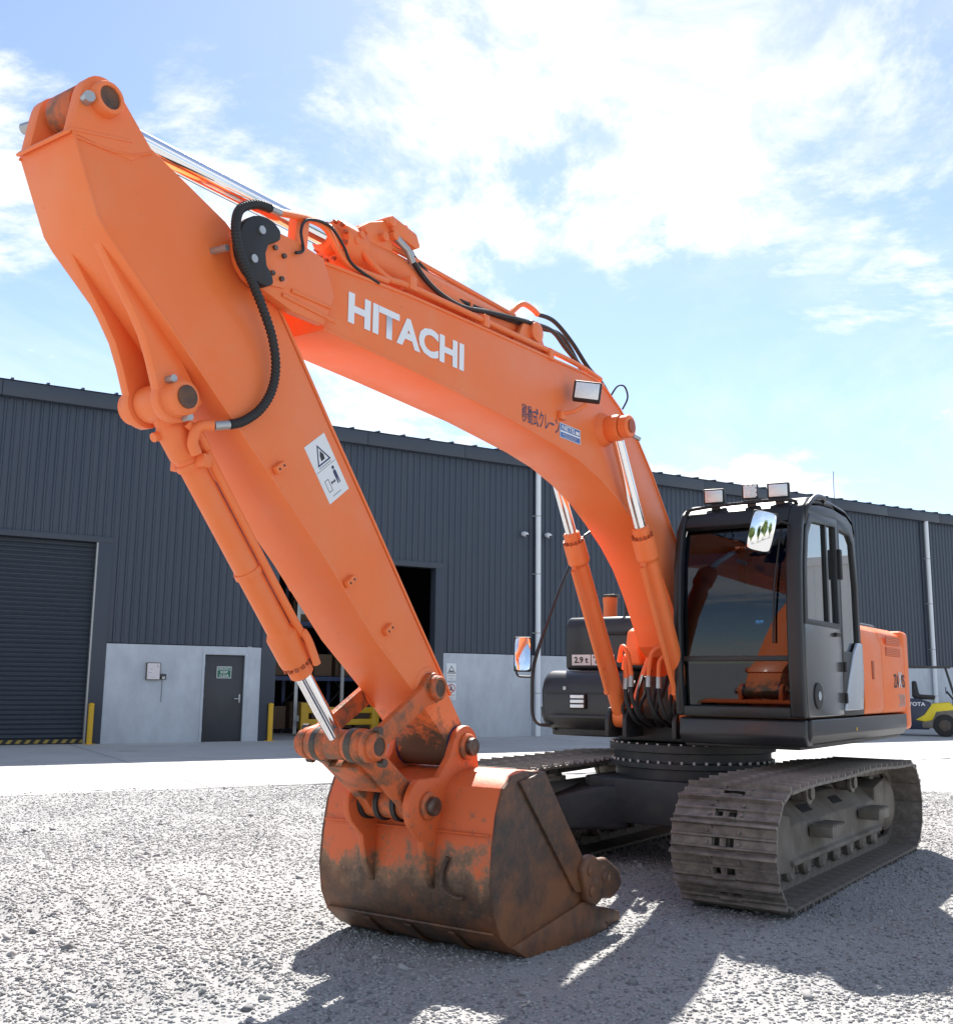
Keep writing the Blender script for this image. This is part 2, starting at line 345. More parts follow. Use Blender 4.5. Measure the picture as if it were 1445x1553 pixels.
# ------------------------------------------------------------------ ground
WD = Vector((-.909387, .415950, 0)); WN = Vector((.415950, .909387, 0)); WC = -18.1346      # warehouse wall: direction, outward normal, offset
def W(d, n, z): p = WD*d+WN*(WC+n); return Vector((p.x, p.y, z))
def axis(c0, c1, st, far):
    a = list(np.arange(c0, c1+1e-6, st)); x = c1; s_ = st
    while x < far: s_ *= 1.35; x += s_; a.append(x)
    x = c0; s_ = st
    while x > -far: s_ *= 1.35; x -= s_; a.insert(0, x)
    return np.array(a)
def vnoise(x, y, sc, seed):
    r_ = np.random.default_rng(seed); T_ = r_.random((256, 256)); xs, ys = x*sc, y*sc
    xi, yi = np.floor(xs).astype(int), np.floor(ys).astype(int); fx, fy = xs-xi, ys-yi; fx = fx*fx*(3-2*fx); fy = fy*fy*(3-2*fy)
    g = lambda a, b: T_[a % 256, b % 256]
    return (g(xi, yi)*(1-fx)+g(xi+1, yi)*fx)*(1-fy)+(g(xi, yi+1)*(1-fx)+g(xi+1, yi+1)*fx)*fy-.5
def ghgt(x, y):
    h = vnoise(x, y, .5, 1)*.035+vnoise(x, y, 2.2, 2)*.022+vnoise(x, y, 7, 3)*.006+vnoise(x, y, 17, 4)*.003
    # lug prints of machines that drove across the loose stones
    u = (x-4.2)*.90+(y+2.6)*-.43; v = (x-4.2)*.43+(y+2.6)*.90
    band = np.exp(-((v-.3)/.34)**4)*np.exp(-((u-.1)/.8)**4); band2 = np.exp(-((v-2.3)/.36)**4)*np.exp(-(u/1.0)**4)
    h = h+(band+band2)*.016*np.sin(u*31)
    nn = x*WN.x+y*WN.y; e_ = nn+7.62+vnoise(x, y, 1.6, 12)*.35+vnoise(x, y, 6, 13)*.15; flat = np.clip(e_/.10, 0, 1); near = np.clip(1-(nn+7.4)/.9, 0, 1)
    return (h+.022*near)*flat-.03*(1-flat)-.004
gx = axis(-13, 7.2, .06, 900); gy = axis(-11.5, 5.5, .06, 900)
X_, Y_ = np.meshgrid(gx, gy, indexing='ij'); Z_ = ghgt(X_, Y_); far_ = (np.abs(X_) > 60) | (np.abs(Y_) > 60); Z_[far_] = -.02
me = bpy.data.meshes.new('ground'); nx, ny = X_.shape
me.vertices.add(nx*ny); me.vertices.foreach_set('co', np.stack([X_, Y_, Z_], -1).ravel())
ii = (np.arange(nx-1)[:, None]*ny+np.arange(ny-1)[None]).ravel(); q = np.stack([ii, ii+ny, ii+ny+1, ii+1], -1)
me.loops.add(q.size); me.loops.foreach_set('vertex_index', q.ravel()); me.polygons.add(len(q)); me.polygons.foreach_set('loop_start', np.arange(0, q.size, 4)); me.polygons.foreach_set('loop_total', np.full(len(q), 4))
me.update(); me.validate(); me.polygons.foreach_set('use_smooth', [True]*len(me.polygons)); me.materials.append(MATS['gravel'])
g = link(bpy.data.objects.new('ground', me)); g['kind'] = 'structure'

# loose crushed stones
def stones(name, K, rmin, rmax, smin, smax, pw):
    C0 = np.array([8.76, 3.77]); a = yaw+(rng.random(K)-.5)*R(62); r = (rmin**pw+rng.random(K)*(rmax**pw-rmin**pw))**(1/pw)
    x = C0[0]+r*np.cos(a); y = C0[1]+r*np.sin(a); ok = (x*WN.x+y*WN.y) > -7.45-.5*rng.random(K)**6
    x, y = x[ok], y[ok]; K = len(x); cl_ = vnoise(x, y, 1.3, 9)+.5; keep = rng.random(K) < .35+.9*cl_; x, y = x[keep], y[keep]; K = len(x)
    z = ghgt(x, y); s_ = smin+(smax-smin)*rng.random(K)**2.2; s_ = np.where(rng.random(K) < .004, s_*2.6, s_)
    base = np.array([(sx0, sy0, sz0) for sx0 in (-1, 1) for sy0 in (-1, 1) for sz0 in (-1, 1)], float)*.5
    V = base[None]*(1+.7*(rng.random((K, 8, 3))-.5)); V *= (s_[:, None]*np.stack([1+.6*rng.random(K), .8+.5*rng.random(K), .45+.35*rng.random(K)], -1))[:, None, :]
    def rot(V, ax, an):
        c, s0 = np.cos(an)[:, None], np.sin(an)[:, None]; i, j = [(1, 2), (0, 2), (0, 1)][ax]; V = V.copy(); a_, b_ = V[..., i].copy(), V[..., j].copy(); V[..., i] = c*a_-s0*b_; V[..., j] = s0*a_+c*b_; return V
    V = rot(V, 0, (rng.random(K)-.5)*.8); V = rot(V, 1, (rng.random(K)-.5)*.8); V = rot(V, 2, rng.random(K)*6.28)
    V += np.stack([x, y, z+s_*.12+np.where((x*WN.x+y*WN.y) < -7.42, .018, 0)], -1)[:, None, :]
    Q = np.array([(0, 1, 3, 2), (4, 6, 7, 5), (0, 4, 5, 1), (2, 3, 7, 6), (0, 2, 6, 4), (1, 5, 7, 3)])
    f = (Q[None]+np.arange(K)[:, None, None]*8).reshape(-1, 4)
    m_ = bpy.data.meshes.new(name); m_.vertices.add(K*8); m_.vertices.foreach_set('co', V.ravel()); m_.loops.add(f.size); m_.loops.foreach_set('vertex_index', f.ravel())
    m_.polygons.add(len(f)); m_.polygons.foreach_set('loop_start', np.arange(0, f.size, 4)); m_.polygons.foreach_set('loop_total', np.full(len(f), 4)); m_.update(); m_.validate(); m_.materials.append(MATS['gravel_stone'])
    o = link(bpy.data.objects.new(name, m_)); o['kind'] = 'stuff'; tag(o, 'loose grey crushed stones scattered over the gravel yard', 'gravel')
stones('gravel_stones', 230000, 3.6, 17, .0045, .0165, 1.0)

# concrete apron in front of the warehouse, with saw-cut joints
def quadW(name, d0, d1, n0, n1, z, m, parent=None):
    o = MB().add([W(d0, n0, z), W(d1, n0, z), W(d1, n1, z), W(d0, n1, z)], [(0, 1, 2, 3)]).obj(name, m, parent, smooth=False); return o
ap = MB()
pts = [W(-60, 10.72, 0), W(90, 10.72, 0), W(90, -40, 0), W(-60, -40, 0)]
ap.add([p+Vector((0, 0, .016)) for p in pts]+[p-Vector((0, 0, .1)) for p in pts], [(0, 1, 2, 3), (7, 6, 5, 4), (0, 4, 5, 1), (1, 5, 6, 2), (2, 6, 7, 3), (3, 7, 4, 0)])
apron = ap.obj('concrete_apron', 'apron', smooth=False); apron['kind'] = 'structure'
for k in range(9): quadW('joint', -8+6*k, -7.985+6*k, 0, 10.7, .020, 'joint', apron)
quadW('joint', -40, 80, 5.3, 5.315, .020, 'joint', apron)

# ------------------------------------------------------------------ warehouse
WH = tag(empty('warehouse', W(10, 0, 0)), 'long charcoal ribbed steel warehouse with pale concrete base panels', 'building')
WH.rotation_euler = (0, 0, math.atan2(WD.y, WD.x))
# local frame of the warehouse: x along wall (d-10), y = outward?  (WD x up -> local y)
LY = -1 if (Matrix.Rotation(WH.rotation_euler.z, 3, 'Z') @ Vector((0, 1, 0))).dot(WN) < 0 else 1
def wl(d, n, z): return Vector((d-10, LY*n, z))
def wbox(mb, d0, d1, n0, n1, z0, z1): a, b = sorted((LY*n0, LY*n1)); return mb.box(d0-10, d1-10, a, b, z0, z1)
EAVE = 7.80; DL, DR = -16, 48
def cladding(name, d0, d1, z0, z1, n0=0.0):
    mb = MB(); pit_ = .19; n = int(round((d1-d0)/pit_)); p_ = (d1-d0)/n; prof = []
    for i in range(n):
        x = d0+i*p_; prof += [(x, 0), (x+p_*.62, 0), (x+p_*.72, .029), (x+p_*.90, .029)]
    prof.append((d1, 0)); vs = []
    for x, h in prof: vs += [wl(x, n0+h, z0), wl(x, n0+h, z1)]
    mb.add(vs, [(2*i, 2*i+2, 2*i+3, 2*i+1) for i in range(len(prof)-1)])
    return mb.obj(name, 'clad', WH, smooth=False)
CT = 2.30
cladding('cladding', DL, -6.35, CT, EAVE); cladding('cladding', -6.35, -1.34, 4.72, EAVE); cladding('cladding', -1.34, 2.40, CT, EAVE)
cladding('cladding', 2.40, 7.50, 4.72, EAVE); cladding('cladding', 7.50, 10.36, CT, EAVE); cladding('cladding', 10.36, 19.4, CT, EAVE); cladding('cladding', 19.4, 28.1, CT, EAVE); cladding('cladding', 28.1, DR, CT, EAVE)
def conc(d0, d1, z1=CT-.02): return wbox(MB(), d0, d1, -.22, .045, 0, z1).obj('concrete_panel', 'concrete_wall', WH, .008)
conc(DL, -6.4); conc(-1.34, .90); conc(2.02, 2.36); wbox(MB(), .90, 2.02, -.22, .045, 2.14, CT-.02).obj('concrete_panel', 'concrete_wall', WH)
for a, b in ((7.50, 10.40), (10.42, 16.4), (16.42, 22.4), (22.42, 28.4), (28.42, 34.4), (34.42, DR)): conc(a, b)
for a, b, zt in ((-1.66, -1.345, 4.70), (2.365, 2.74, 4.70), (7.22, 7.495, 4.70), (-6.40, -6.20, 4.70)):
    wbox(MB(), a, b, -.25, .06, 0, zt).obj('door_jamb', 'clad_trim', WH, .006)
wbox(MB(), 2.365, 7.495, -.25, .065, 4.58, 4.74).obj('lintel', 'clad_trim', WH, .006); wbox(MB(), -6.4, -1.345, -.25, .065, 4.60, 4.74).obj('lintel', 'clad_trim', WH, .006)
for a in (10.30, 19.36, 28.02): wbox(MB(), a, a+.10, -.02, .05, CT, EAVE).obj('flashing', 'clad_trim', WH)
k = 0; d = DL
while d < DR:
    wbox(MB(), d+.004, min(d+3.0, DR)-.004, -.1, .22, EAVE-.06, EAVE+.30).obj('fascia', 'clad_trim', WH, .012); d += 3.0
# roof: ribbed sheets, ends of the ribs show above the gutter
mb = MB(); x = DL
while x < DR:
    a, b, c = wl(x, .24, EAVE+.31), wl(x+.06, .24, EAVE+.31), Vector((0, 0, .05)); e = Vector((0, -LY*12, 1.1))
    mb.add([a, b, a+c, b+c, a+e, b+e, a+c+e, b+c+e], [(0, 1, 3, 2), (2, 3, 7, 6), (0, 2, 6, 4), (1, 5, 7, 3)]); x += .76
mb.obj('roof_ribs', 'clad', WH, smooth=False)
MB().add([wl(DL, .24, EAVE+.315), wl(DR, .24, EAVE+.315), wl(DR, -14, EAVE+1.6), wl(DL, -14, EAVE+1.6), wl(DR, -28, EAVE+.315), wl(DL, -28, EAVE+.315)], [(0, 1, 2, 3), (3, 2, 4, 5)]).obj('roof', 'clad', WH, smooth=False)
mb = MB(); wbox(mb, DL, DL+.1, -28, -.03, 0, EAVE); wbox(mb, DR-.1, DR, -28, -.03, 0, EAVE); wbox(mb, DL+.1, DR-.1, -28, -27.9, 0, EAVE); mb.obj('outer_wall', 'clad', WH, smooth=False)
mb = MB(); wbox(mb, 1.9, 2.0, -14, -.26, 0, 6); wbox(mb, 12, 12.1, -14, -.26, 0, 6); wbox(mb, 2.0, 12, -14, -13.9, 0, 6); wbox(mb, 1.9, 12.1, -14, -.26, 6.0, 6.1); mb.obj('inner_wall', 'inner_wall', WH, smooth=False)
# roller shutter: corrugated curtain, hazard strip at its foot
mb = MB(); z = .12; vs = []; 
while z < 4.62: vs += [(z, -.16), (z+.045, -.125), (z+.085, -.16)]; z += .105
V_ = []
for z, n_ in vs: V_ += [wl(-6.2, n_, z), wl(-1.66, n_, z)]
mb.add(V_, [(2*i, 2*i+1, 2*i+3, 2*i+2) for i in range(len(vs)-1)]); RD = mb.obj('roller_door', 'roller', WH, smooth=False)
wbox(MB(), -6.2, -1.67, -.17, -.10, .03, .13).obj('bottom_rail', 'black_rubber', RD)
for i in range(24):
    a = -6.15+i*.19; T0 = MB().add([wl(a, -.094, .04), wl(a+.09, -.094, .04), wl(a+.15, -.094, .12), wl(a+.06, -.094, .12)], [(0, 1, 2, 3)]).obj('hazard_stripe', 'hazard', RD, smooth=False)
wbox(MB(), -1.70, -1.66, -.12, .02, 0, 4.6).obj('door_track', 'zinc', WH)
# personnel door
mb = MB(); wbox(mb, .90, .965, -.12, .055, 0, 2.14); wbox(mb, 1.955, 2.02, -.12, .055, 0, 2.14); wbox(mb, .965, 1.955, -.12, .055, 2.08, 2.14)
DF = mb.obj('door_frame', 'concrete_wall', WH, .004)
DR_ = wbox(MB(), .97, 1.95, -.06, -.01, .015, 2.075).obj('personnel_door', 'charcoal_paint', WH, .004)
mb = MB(); wbox(mb, 1.845, 1.885, -.008, .012, .93, 1.14); wbox(mb, 1.72, 1.875, .035, .055, 1.02, 1.045); wbox(mb, 1.85, 1.875, .012, .04, 1.02, 1.045); mb.obj('door_handle', 'zinc', DR_, .004)
for z in (.25, 1.05, 1.82): wbox(MB(), .955, .985, -.012, .0, z, z+.10).obj('hinge', 'zinc', DR_)
wq = Matrix.Rotation(WH.rotation_euler.z, 4, 'Z')
# things fixed to the wall
def wallsign(name, label, cat, d0, d1, z0, z1, m, n=.05, th=.012, bev=.002, group=None):
    e = tag(empty(name, W((d0+d1)/2, n, z0)), label, cat, group); e.rotation_euler = WH.rotation_euler
    def wb(mb, a, b, n0, n1, c, dd): p, q = sorted((LY*n0, LY*n1)); mb.box(a-(d0+d1)/2, b-(d0+d1)/2, p, q, c-z0, dd-z0); return mb
    wb(MB(), d0, d1, 0, th, z0, z1).obj('panel', m, e, bev)
    return e, wb
def wtext(e, body, m, d0, d1, z0, z1, dc, zc0, n, bold=.012):     # text on wall sign, left -> right is +d
    return text(body, m, e, (d0-dc, LY*n, z0-zc0), (1, 0, 0), (0, 0, 1), d1-d0, z1-z0, bold=bold)
e, wb = wallsign('fire_exit_sign', 'small green fire exit keep clear sign on the charcoal personnel door', 'sign', 1.28, 1.64, 1.52, 1.80, 'sign_white', n=-.008, th=.006)
wb(MB(), 1.295, 1.625, .006, .0075, 1.535, 1.715).obj('green_field', 'sign_green', e); wb(MB(), 1.295, 1.625, .006, .0075, 1.725, 1.785).obj('green_field', 'sign_green', e)
wtext(e, 'FIRE EXIT', 'sign_white', 1.32, 1.60, 1.737, 1.773, 1.46, 1.52, .0095); wtext(e, 'KEEP', 'sign_white', 1.37, 1.55, 1.635, 1.695, 1.46, 1.52, .0095); wtext(e, 'CLEAR', 'sign_white', 1.34, 1.58, 1.55, 1.61, 1.46, 1.52, .0095)
e, wb = wallsign('notice_board', 'white framed notice box on the pale concrete panel', 'notice', -.42, -.10, 1.46, 1.86, 'pin_steel', th=.07)
wb(MB(), -.405, -.115, .07, .074, 1.475, 1.845).obj('notice_sheet', 'pink_white', e)
for a, b, c, dd in ((-.18, -.15, 1.74, 1.82), (-.34, -.28, 1.70, 1.72), (-.36, -.30, 1.62, 1.64), (-.30, -.22, 1.52, 1.53)): wb(MB(), a, b, .074, .0755, c, dd).obj('printed_block', 'zinc', e)
e, wb = wallsign('keypad', 'small dark keypad beside the notice box with its cable running down', 'keypad', -.08, .04, 1.47, 1.60, 'charcoal_paint', th=.06)
wb(MB(), -.05, .015, .06, .066, 1.48, 1.54).obj('key_cover', 'zinc', e); wb(MB(), -.035, -.027, 0, .008, .95, 1.47).obj('cable', 'charcoal_paint', e)
e, wb = wallsign('warning_sign', 'white sign with black warning triangle on the concrete panel', 'sign', 7.60, 7.90, 1.53, 2.0, 'sign_white')
t_ = e
def tri(o, i, d, z, s_, n): # triangle outline
    h = s_*.866; c = [(d-s_/2, z), (d+s_/2, z), (d, z+h)]; cz_ = z+h/3; inn = [(d+(a-d)*.76, cz_+(b-cz_)*.76) for a, b in c]
    return c, inn
c, inn = tri(0, 0, 0, .2, .25, 0); MB().ring(c, inn, LY*.0125, LY*.0145).obj('triangle', 'black_print', e, smooth=False)
MB().prism([(-.06, .235), (.065, .235), (.05, .275), (.0, .262), (-.05, .29)], LY*.0125, LY*.0145).obj('pictogram', 'black_print', e, smooth=False)
wb(MB(), 7.64, 7.86, .0122, .0135, 1.652, 1.678).obj('print_line', 'zinc', e); wb(MB(), 7.69, 7.81, .0122, .0135, 1.582, 1.608).obj('print_line', 'zinc', e)
e, wb = wallsign('prohibition_sign', 'white sign with red no pedestrians ring below the warning triangle', 'sign', 7.60, 7.90, 1.01, 1.48, 'sign_white')
MB().ring(circ(0, .32, .12, 0, 345, 23), circ(0, .32, .098, 0, 345, 23), LY*.0125, LY*.0145).obj('ring', 'sign_red', e, smooth=False)
MB().prism([(-.083, .392), (-.07, .405), (.083, .25), (.07, .235)], LY*.0125, LY*.0150).obj('slash', 'sign_red', e, smooth=False)
mb = MB(); mb.prism([(-.02, .36), (.02, .36), (.03, .30), (.045, .25), (.02, .25), (0, .29), (-.02, .25), (-.045, .25), (-.03, .31)], LY*.0122, LY*.0140); mb.prism(circ(0, .383, .018, 0, 330, 11), LY*.0122, LY*.0140); mb.obj('pictogram', 'black_print', e, smooth=False)
for i, (d0_, d1_, h_) in enumerate(((7.64, 7.86, .026), (7.67, 7.84, .014), (7.67, 7.85, .012))): wb(MB(), d0_, d1_, .0122, .0135, 1.135-.045*i, 1.135-.045*i+h_).obj('print_line', 'zinc', e)
for dd, lab in ((10.53, 'white downpipe running down the charcoal wall between the two security cameras'), (28.25, 'white downpipe on the charcoal wall behind the forklift')):
    e = tag(empty('downpipe', W(dd, .15, 0)), lab, 'pipe')
    MB().cyl((0, 0, .02), (0, 0, EAVE-.05), .078, 20).obj('pipe', 'pipe_white', e)
    for z in (1.2, 2.9, 4.6, 6.3):
        mb = MB(); mb.cyl((0, 0, z), (0, 0, z+.03), .083, 20); v = WN*-.12; s_ = WD*-.16
        mb.tube([(0, 0, z+.015), tuple(v*.4+s_+Vector((0, 0, z+.015))), tuple(v+s_+Vector((0, 0, z+.015)))], .012, 6); mb.obj('bracket', 'zinc', e)
for dd, zc, lab in ((10.07, 5.77, 'white security camera left of the downpipe'), (10.89, 5.80, 'white security camera right of the downpipe')):
    e = tag(empty('security_camera', W(dd, .03, zc)), lab, 'camera'); nv = WN
    MB().cyl((0, 0, 0), tuple(nv*.05), .06, 14).obj('base', 'pipe_white', e)
    MB().lathe(tuple(nv*.05), tuple(nv*.22+Vector((0, 0, -.05))), [(0, .05), (.02, .075), (.13, .075), (.17, .06), (.19, .03)], 16).obj('housing', 'pipe_white', e)
    MB().cyl(tuple(nv*.19+Vector((0, 0, -.06))), tuple(nv*.235+Vector((0, 0, -.075))), .04, 12).obj('lens', 'black_print', e)
for dd, nn, lab in ((-1.59, .10, 'yellow steel bollard beside the roller shutter'), (2.64, .10, 'yellow steel bollard at the edge of the open doorway')):
    e = tag(empty('bollard', W(dd, nn+.02, .016)), lab, 'bollard')
    MB().lathe((0, 0, 0), (0, 0, 1), [(0, .062), (.86, .062), (.87, .07), (.885, .07), (.905, .05), (.92, .0)], 20).obj('post', 'yellow', e)
    MB().box(-.1, .1, -.1, .1, 0, .012).obj('base_plate', 'yellow', e, .003)
# inside the open doorway
RZ = WH.rotation_euler.z
rk = tag(empty('pallet_rack', W(5.2, -3.6, 0), RZ), 'tall steel pallet rack standing inside the dark doorway', 'rack')
for x in (-2.1, -.7, .7, 2.1):
    for y in (-.5, .5): MB().box(x-.05, x+.05, y-.04, y+.04, 0, 5.2).obj('upright', 'zinc' if y*LY > 0 else 'rack_blue', rk)
    mb = MB()
    for j in range(5): mb.tube([(x, -.46, .3+j*.95), (x, .46, .8+j*.95)], .02, 6); mb.tube([(x, .46, .8+j*.95), (x, -.46, 1.25+j*.95)], .02, 6)
    mb.obj('brace', 'zinc', rk)
for z in (1.55, 3.1, 4.6):
    for y in (-.5, .5): MB().box(-2.1, 2.1, y-.03, y+.03, z-.06, z+.06).obj('beam', 'rack_blue', rk)
cw = ('brown carton stacked low in the pallet rack', 'brown carton on the middle rack level', 'brown carton on the upper rack level')
for lv, z0 in enumerate((.15, 1.63, 3.18)):
    for i in range(6):
        x = -1.85+i*.68; o = MB().box(-.27, .27, -.3, .3, 0, .5+.12*((i*7+lv) % 3)).obj('carton', 'carton', None, .006); tag(o, cw[lv], 'carton', 'cartons on the pallet rack')
        o.location = W(5.2, -3.6, 0)+WD*x+Vector((0, 0, z0)); o.rotation_euler.z = RZ+.05*((i*5+lv) % 3-1)
        if i == 2: MB().box(-.06, .10, LY*.301-.001, LY*.301+.001, .2, .36).obj('paper_label', 'sign_white', o)
gb = tag(empty('guard_barrier', W(5.35, -1.9, 0), RZ), 'yellow steel guard barrier on the floor just inside the doorway', 'barrier')
for x in (-1.05, 1.05): MB().box(x-.11, x+.11, -.08, .08, 0, .9).obj('post', 'yellow', gb, .006)
for z in (.30, .62): MB().box(-1.0, 1.0, -.05, .05, z, z+.16).obj('rail', 'yellow', gb, .01)

# ------------------------------------------------------------------ forklift
fwd = Vector((-.186, .967, 0)).normalized(); FK = tag(empty('forklift', (-26.9, -4.0, .016), math.atan2(fwd.y, fwd.x)), 'yellow and dark blue forklift parked by the warehouse wall', 'forklift')
def wheel(x, y, r, wd):
    o = MB().lathe((x, y-wd/2, r), (x, y+wd/2, r), [(0, r*.6), (.01, r*.93), (.04, r), (wd-.04, r), (wd-.01, r*.93), (wd, r*.6)], 28).obj('wheel', 'tyre', FK)
    MB().lathe((x, y-wd/2-.01, r), (x, y+wd/2+.01, r), [(0, r*.2), (.01, r*.5), (wd+.01, r*.5), (wd+.02, r*.2)], 20).obj('rim', 'steel_dark', o)
wheel(.85, -.5, .34, .26); wheel(.85, .5, .34, .26); wheel(-.72, -.46, .27, .2); wheel(-.72, .46, .27, .2)
MB().prism([(-1.15, .35), (-1.2, .8), (-1.1, 1.12), (.1, 1.15), (.48, 1.02), (.42, .70), (.45, .55), (.45, .35), (.4, .2), (-.4, .2), (-.45, .55), (-1.0, .55)], -.52, .52).obj('counterweight', 'navy_paint', FK, .03)
MB().prism([(.02, .50), (.28, .66), (.52, 1.0), (1.02, 1.05), (1.12, .92), (1.14, .66), (.95, .74), (.68, .70), (.50, .50), (.30, .44)], -.55, .55).obj('side_cowl', 'yellow_bright', FK, .02)
MB().prism([(.2, .25), (1.25, .25), (1.25, .75), (1.1, .82), (.62, .76), (.5, .5), (.2, .42)], -.56, .56).obj('frame', 'track_frame', FK, .02)
MB().box(1.1, 1.22, -.5, .5, .3, 1.2).obj('dashboard', 'navy_paint', FK, .02)
for x, xx in ((-.32, -.25), (1.22, .95)):
    for y in (-.48, .48): MB().tube([(x, y, 1.0), (xx, y, 2.12)], .035, 8).obj('guard_post', 'dark_paint', FK)
mb = MB(); mb.box(-.35, 1.1, -.52, -.45, 2.1, 2.16); mb.box(-.35, 1.1, .45, .52, 2.1, 2.16)
for k in range(7): mb.box(-.33+k*.22, -.29+k*.22, -.45, .45, 2.11, 2.15)
mb.obj('overhead_guard', 'dark_paint', FK)
for y in (-.45, .45): MB().lathe((-.28, y, 1.98), (-.28, y, 2.08), [(0, .04), (.02, .05), (.08, .05), (.1, .03)], 12).obj('beacon', 'orange', FK)
MB().prism([(.05, 1.12), (.6, 1.12), (.62, 1.25), (.15, 1.28), (.08, 1.70), (-.05, 1.69), (-.06, 1.2)], -.25, .25).obj('seat', 'black_rubber', FK, .04)
MB().tube([(1.15, 0, 1.1), (.95, 0, 1.38)], .03, 8).obj('steering_column', 'dark_paint', FK)
MB().tube([Vector((.93, .18*math.cos(a), 1.40+.1*math.sin(a))) for a in np.linspace(0, 6.283, 20)], .014, 6).obj('steering_wheel', 'black_rubber', FK)
for y in (-.32, .32): MB().box(1.3, 1.42, y-.05, y+.05, .1, 2.3).obj('mast_rail', 'dark_paint', FK)
for y in (-.25, .25): MB().box(1.45, 2.5, y-.05, y+.05, .08, .12).obj('fork', 'steel_dark', FK)
MB().cyl((-.95, -.5, 1.2), (-.95, .5, 1.2), .15, 20).obj('gas_bottle', 'zinc', FK)
text('TOYOTA', 'white_print', FK, (-.42, -.524, .92), (1, 0, 0), (0, 0, 1), .74, .12, bold=.02, lift=.002)

# ------------------------------------------------------------------ excavator
EX = tag(empty('excavator', (0, 0, .04)), 'large orange tracked excavator with black cab, its worn bucket resting on the gravel', 'excavator')
# --- boom
bu = [(5.02, 3.553), (4.33, 3.603), (3.57, 3.63), (2.77, 3.655), (2.27, 3.673), (2.10, 3.668), (1.94, 3.635), (1.70, 3.525), (1.38, 3.322), (1.14, 3.10), (.90, 2.83), (.57, 2.48), (.22, 2.10), (-.06, 1.90)]
bl = [(-.08, 1.76), (.02, 1.67), (.45, 1.665), (.60, 1.75), (.71, 1.93), (.87, 2.15), (1.06, 2.365), (1.27, 2.53), (1.53, 2.69), (1.77, 2.815), (2.05, 2.92), (2.35, 3.0), (2.68, 3.05), (3.03, 3.085), (3.39, 3.12), (4.31, 3.168), (5.02, 3.197)]
BM = MB().prism(bu+bl, -.2, .2).obj('boom', 'orange', EX, .004)
# cover plates stand slightly proud of the webs
mb = MB(); mb.ribbon([(x, z+.006) for x, z in bu][::-1], -.208, .208, .018); mb.obj('top_plate', 'orange', BM, .004)
mb = MB(); mb.ribbon([(x, z-.006) for x, z in bl[2:]][::-1], -.208, .208, .018); mb.obj('bottom_plate', 'orange', BM, .004)
for y in (-1, 1):
    a, b = sorted((y*.198, y*.248))
    MB().prism([(5.08, 3.545), (5.28, 3.565)]+circ(5.50, 3.41, .155, 85, -75, 10)+[(5.28, 3.20), (5.06, 3.20), (4.99, 3.37)], a, b).obj('tip_plate', 'orange', BM, .004)
    c0 = y*.248; c1 = y*.272
    cv = MB().prism([(5.62, 3.50)]+circ(5.50, 3.41, .155, 60, 170, 6)[2:]+[(5.33, 3.33), (5.36, 3.29), (5.50, 3.27), (5.60, 3.30)], *sorted((c0, y*.258))).obj('pin_plate', 'orange', BM, .003)
    if y > 0:
        MB().prism(circ(5.52, 3.41, .170, 105, -95, 14)+[(5.46, 3.27), (5.475, 3.315), (5.51, 3.345), (5.52, 3.40), (5.505, 3.45), (5.465, 3.475), (5.43, 3.50), (5.43, 3.545)], c0, c1+.03).obj('rubber_guard', 'black_rubber', BM, .012)
        for q_ in ((5.56, 3.50), (5.60, 3.345)): MB().cyl((q_[0], .30, q_[1]), (q_[0], .313, q_[1]), .02, 12).obj('bolt', 'zinc', BM)
        for q_ in ((5.43, 3.47), (5.37, 3.45), (5.44, 3.34), (5.38, 3.33)): MB().cyl((q_[0], .256, q_[1]), (q_[0], .272, q_[1]), .013, 6).obj('bolt', 'pin_steel', BM)
for x0, z0, x1, z1 in ((5.30, 3.30, 5.02, 3.30), (5.36, 3.26, 4.98, 3.235)): MB().tube([(x0, .25, z0), (x1, .25, z1)], .011, 8).obj('weld_rib', 'orange', BM)
# boom cylinder pin boss through the boom
for y in (-1, 1):
    MB().lathe((1.99, y*.19, 3.30), (1.99, y*.40, 3.30), [(0, .135), (.02, .125), (.045, .115), (.06, .105)], 28).obj('pin_boss', 'orange', BM)
# lettering and decals on the boom side
text('HITACHI', 'white_print', BM, (4.835, .2, 3.289), (-1, 0, 0), (0, 0, 1), 1.052, .172, bold=.042, lift=.0035)
jp = text('移動式クレーン', 'navy_print', BM, (3.12, .2, 3.125), (-1, 0, .0), (0, 0, 1), .49, .125, bold=.004, lift=.0035)
nt_ = plate('decal', 'blue_print', BM, (2.628, .2, 3.118), (-1, 0, 0), (0, 0, 1), .29, .105, .003)
text('NETIS', 'white_print', nt_, (2.60, .2, 3.178), (-1, 0, 0), (0, 0, 1), .18, .035, bold=.02, lift=.0045)
plate('white_band', 'white_print', nt_, (2.62, .203, 3.160), (-1, 0, 0), (0, 0, 1), .275, .012, .0012)
plate('mark', 'white_print', nt_, (2.405, .203, 3.180), (-1, 0, 0), (0, 0, 1), .05, .024, .0012)
plate('print_line', 'zinc', nt_, (2.59, .203, 3.143), (-1, 0, 0), (0, 0, 1), .20, .006, .0012); plate('print_line', 'zinc', nt_, (2.56, .203, 3.129), (-1, 0, 0), (0, 0, 1), .15, .006, .0012)
for o_, w0, h0 in (((2.628, .2, 3.118), .29, .004), ((2.628, .2, 3.219), .29, .004)): plate('border', 'white_print', nt_, (o_[0], .203, o_[2]), (-1, 0, 0), (0, 0, 1), w0, h0, .0012)
for x0 in (2.628, 2.342): plate('border', 'white_print', nt_, (x0, .203, 3.122), (-1, 0, 0), (0, 0, 1), .004, .097, .0012)
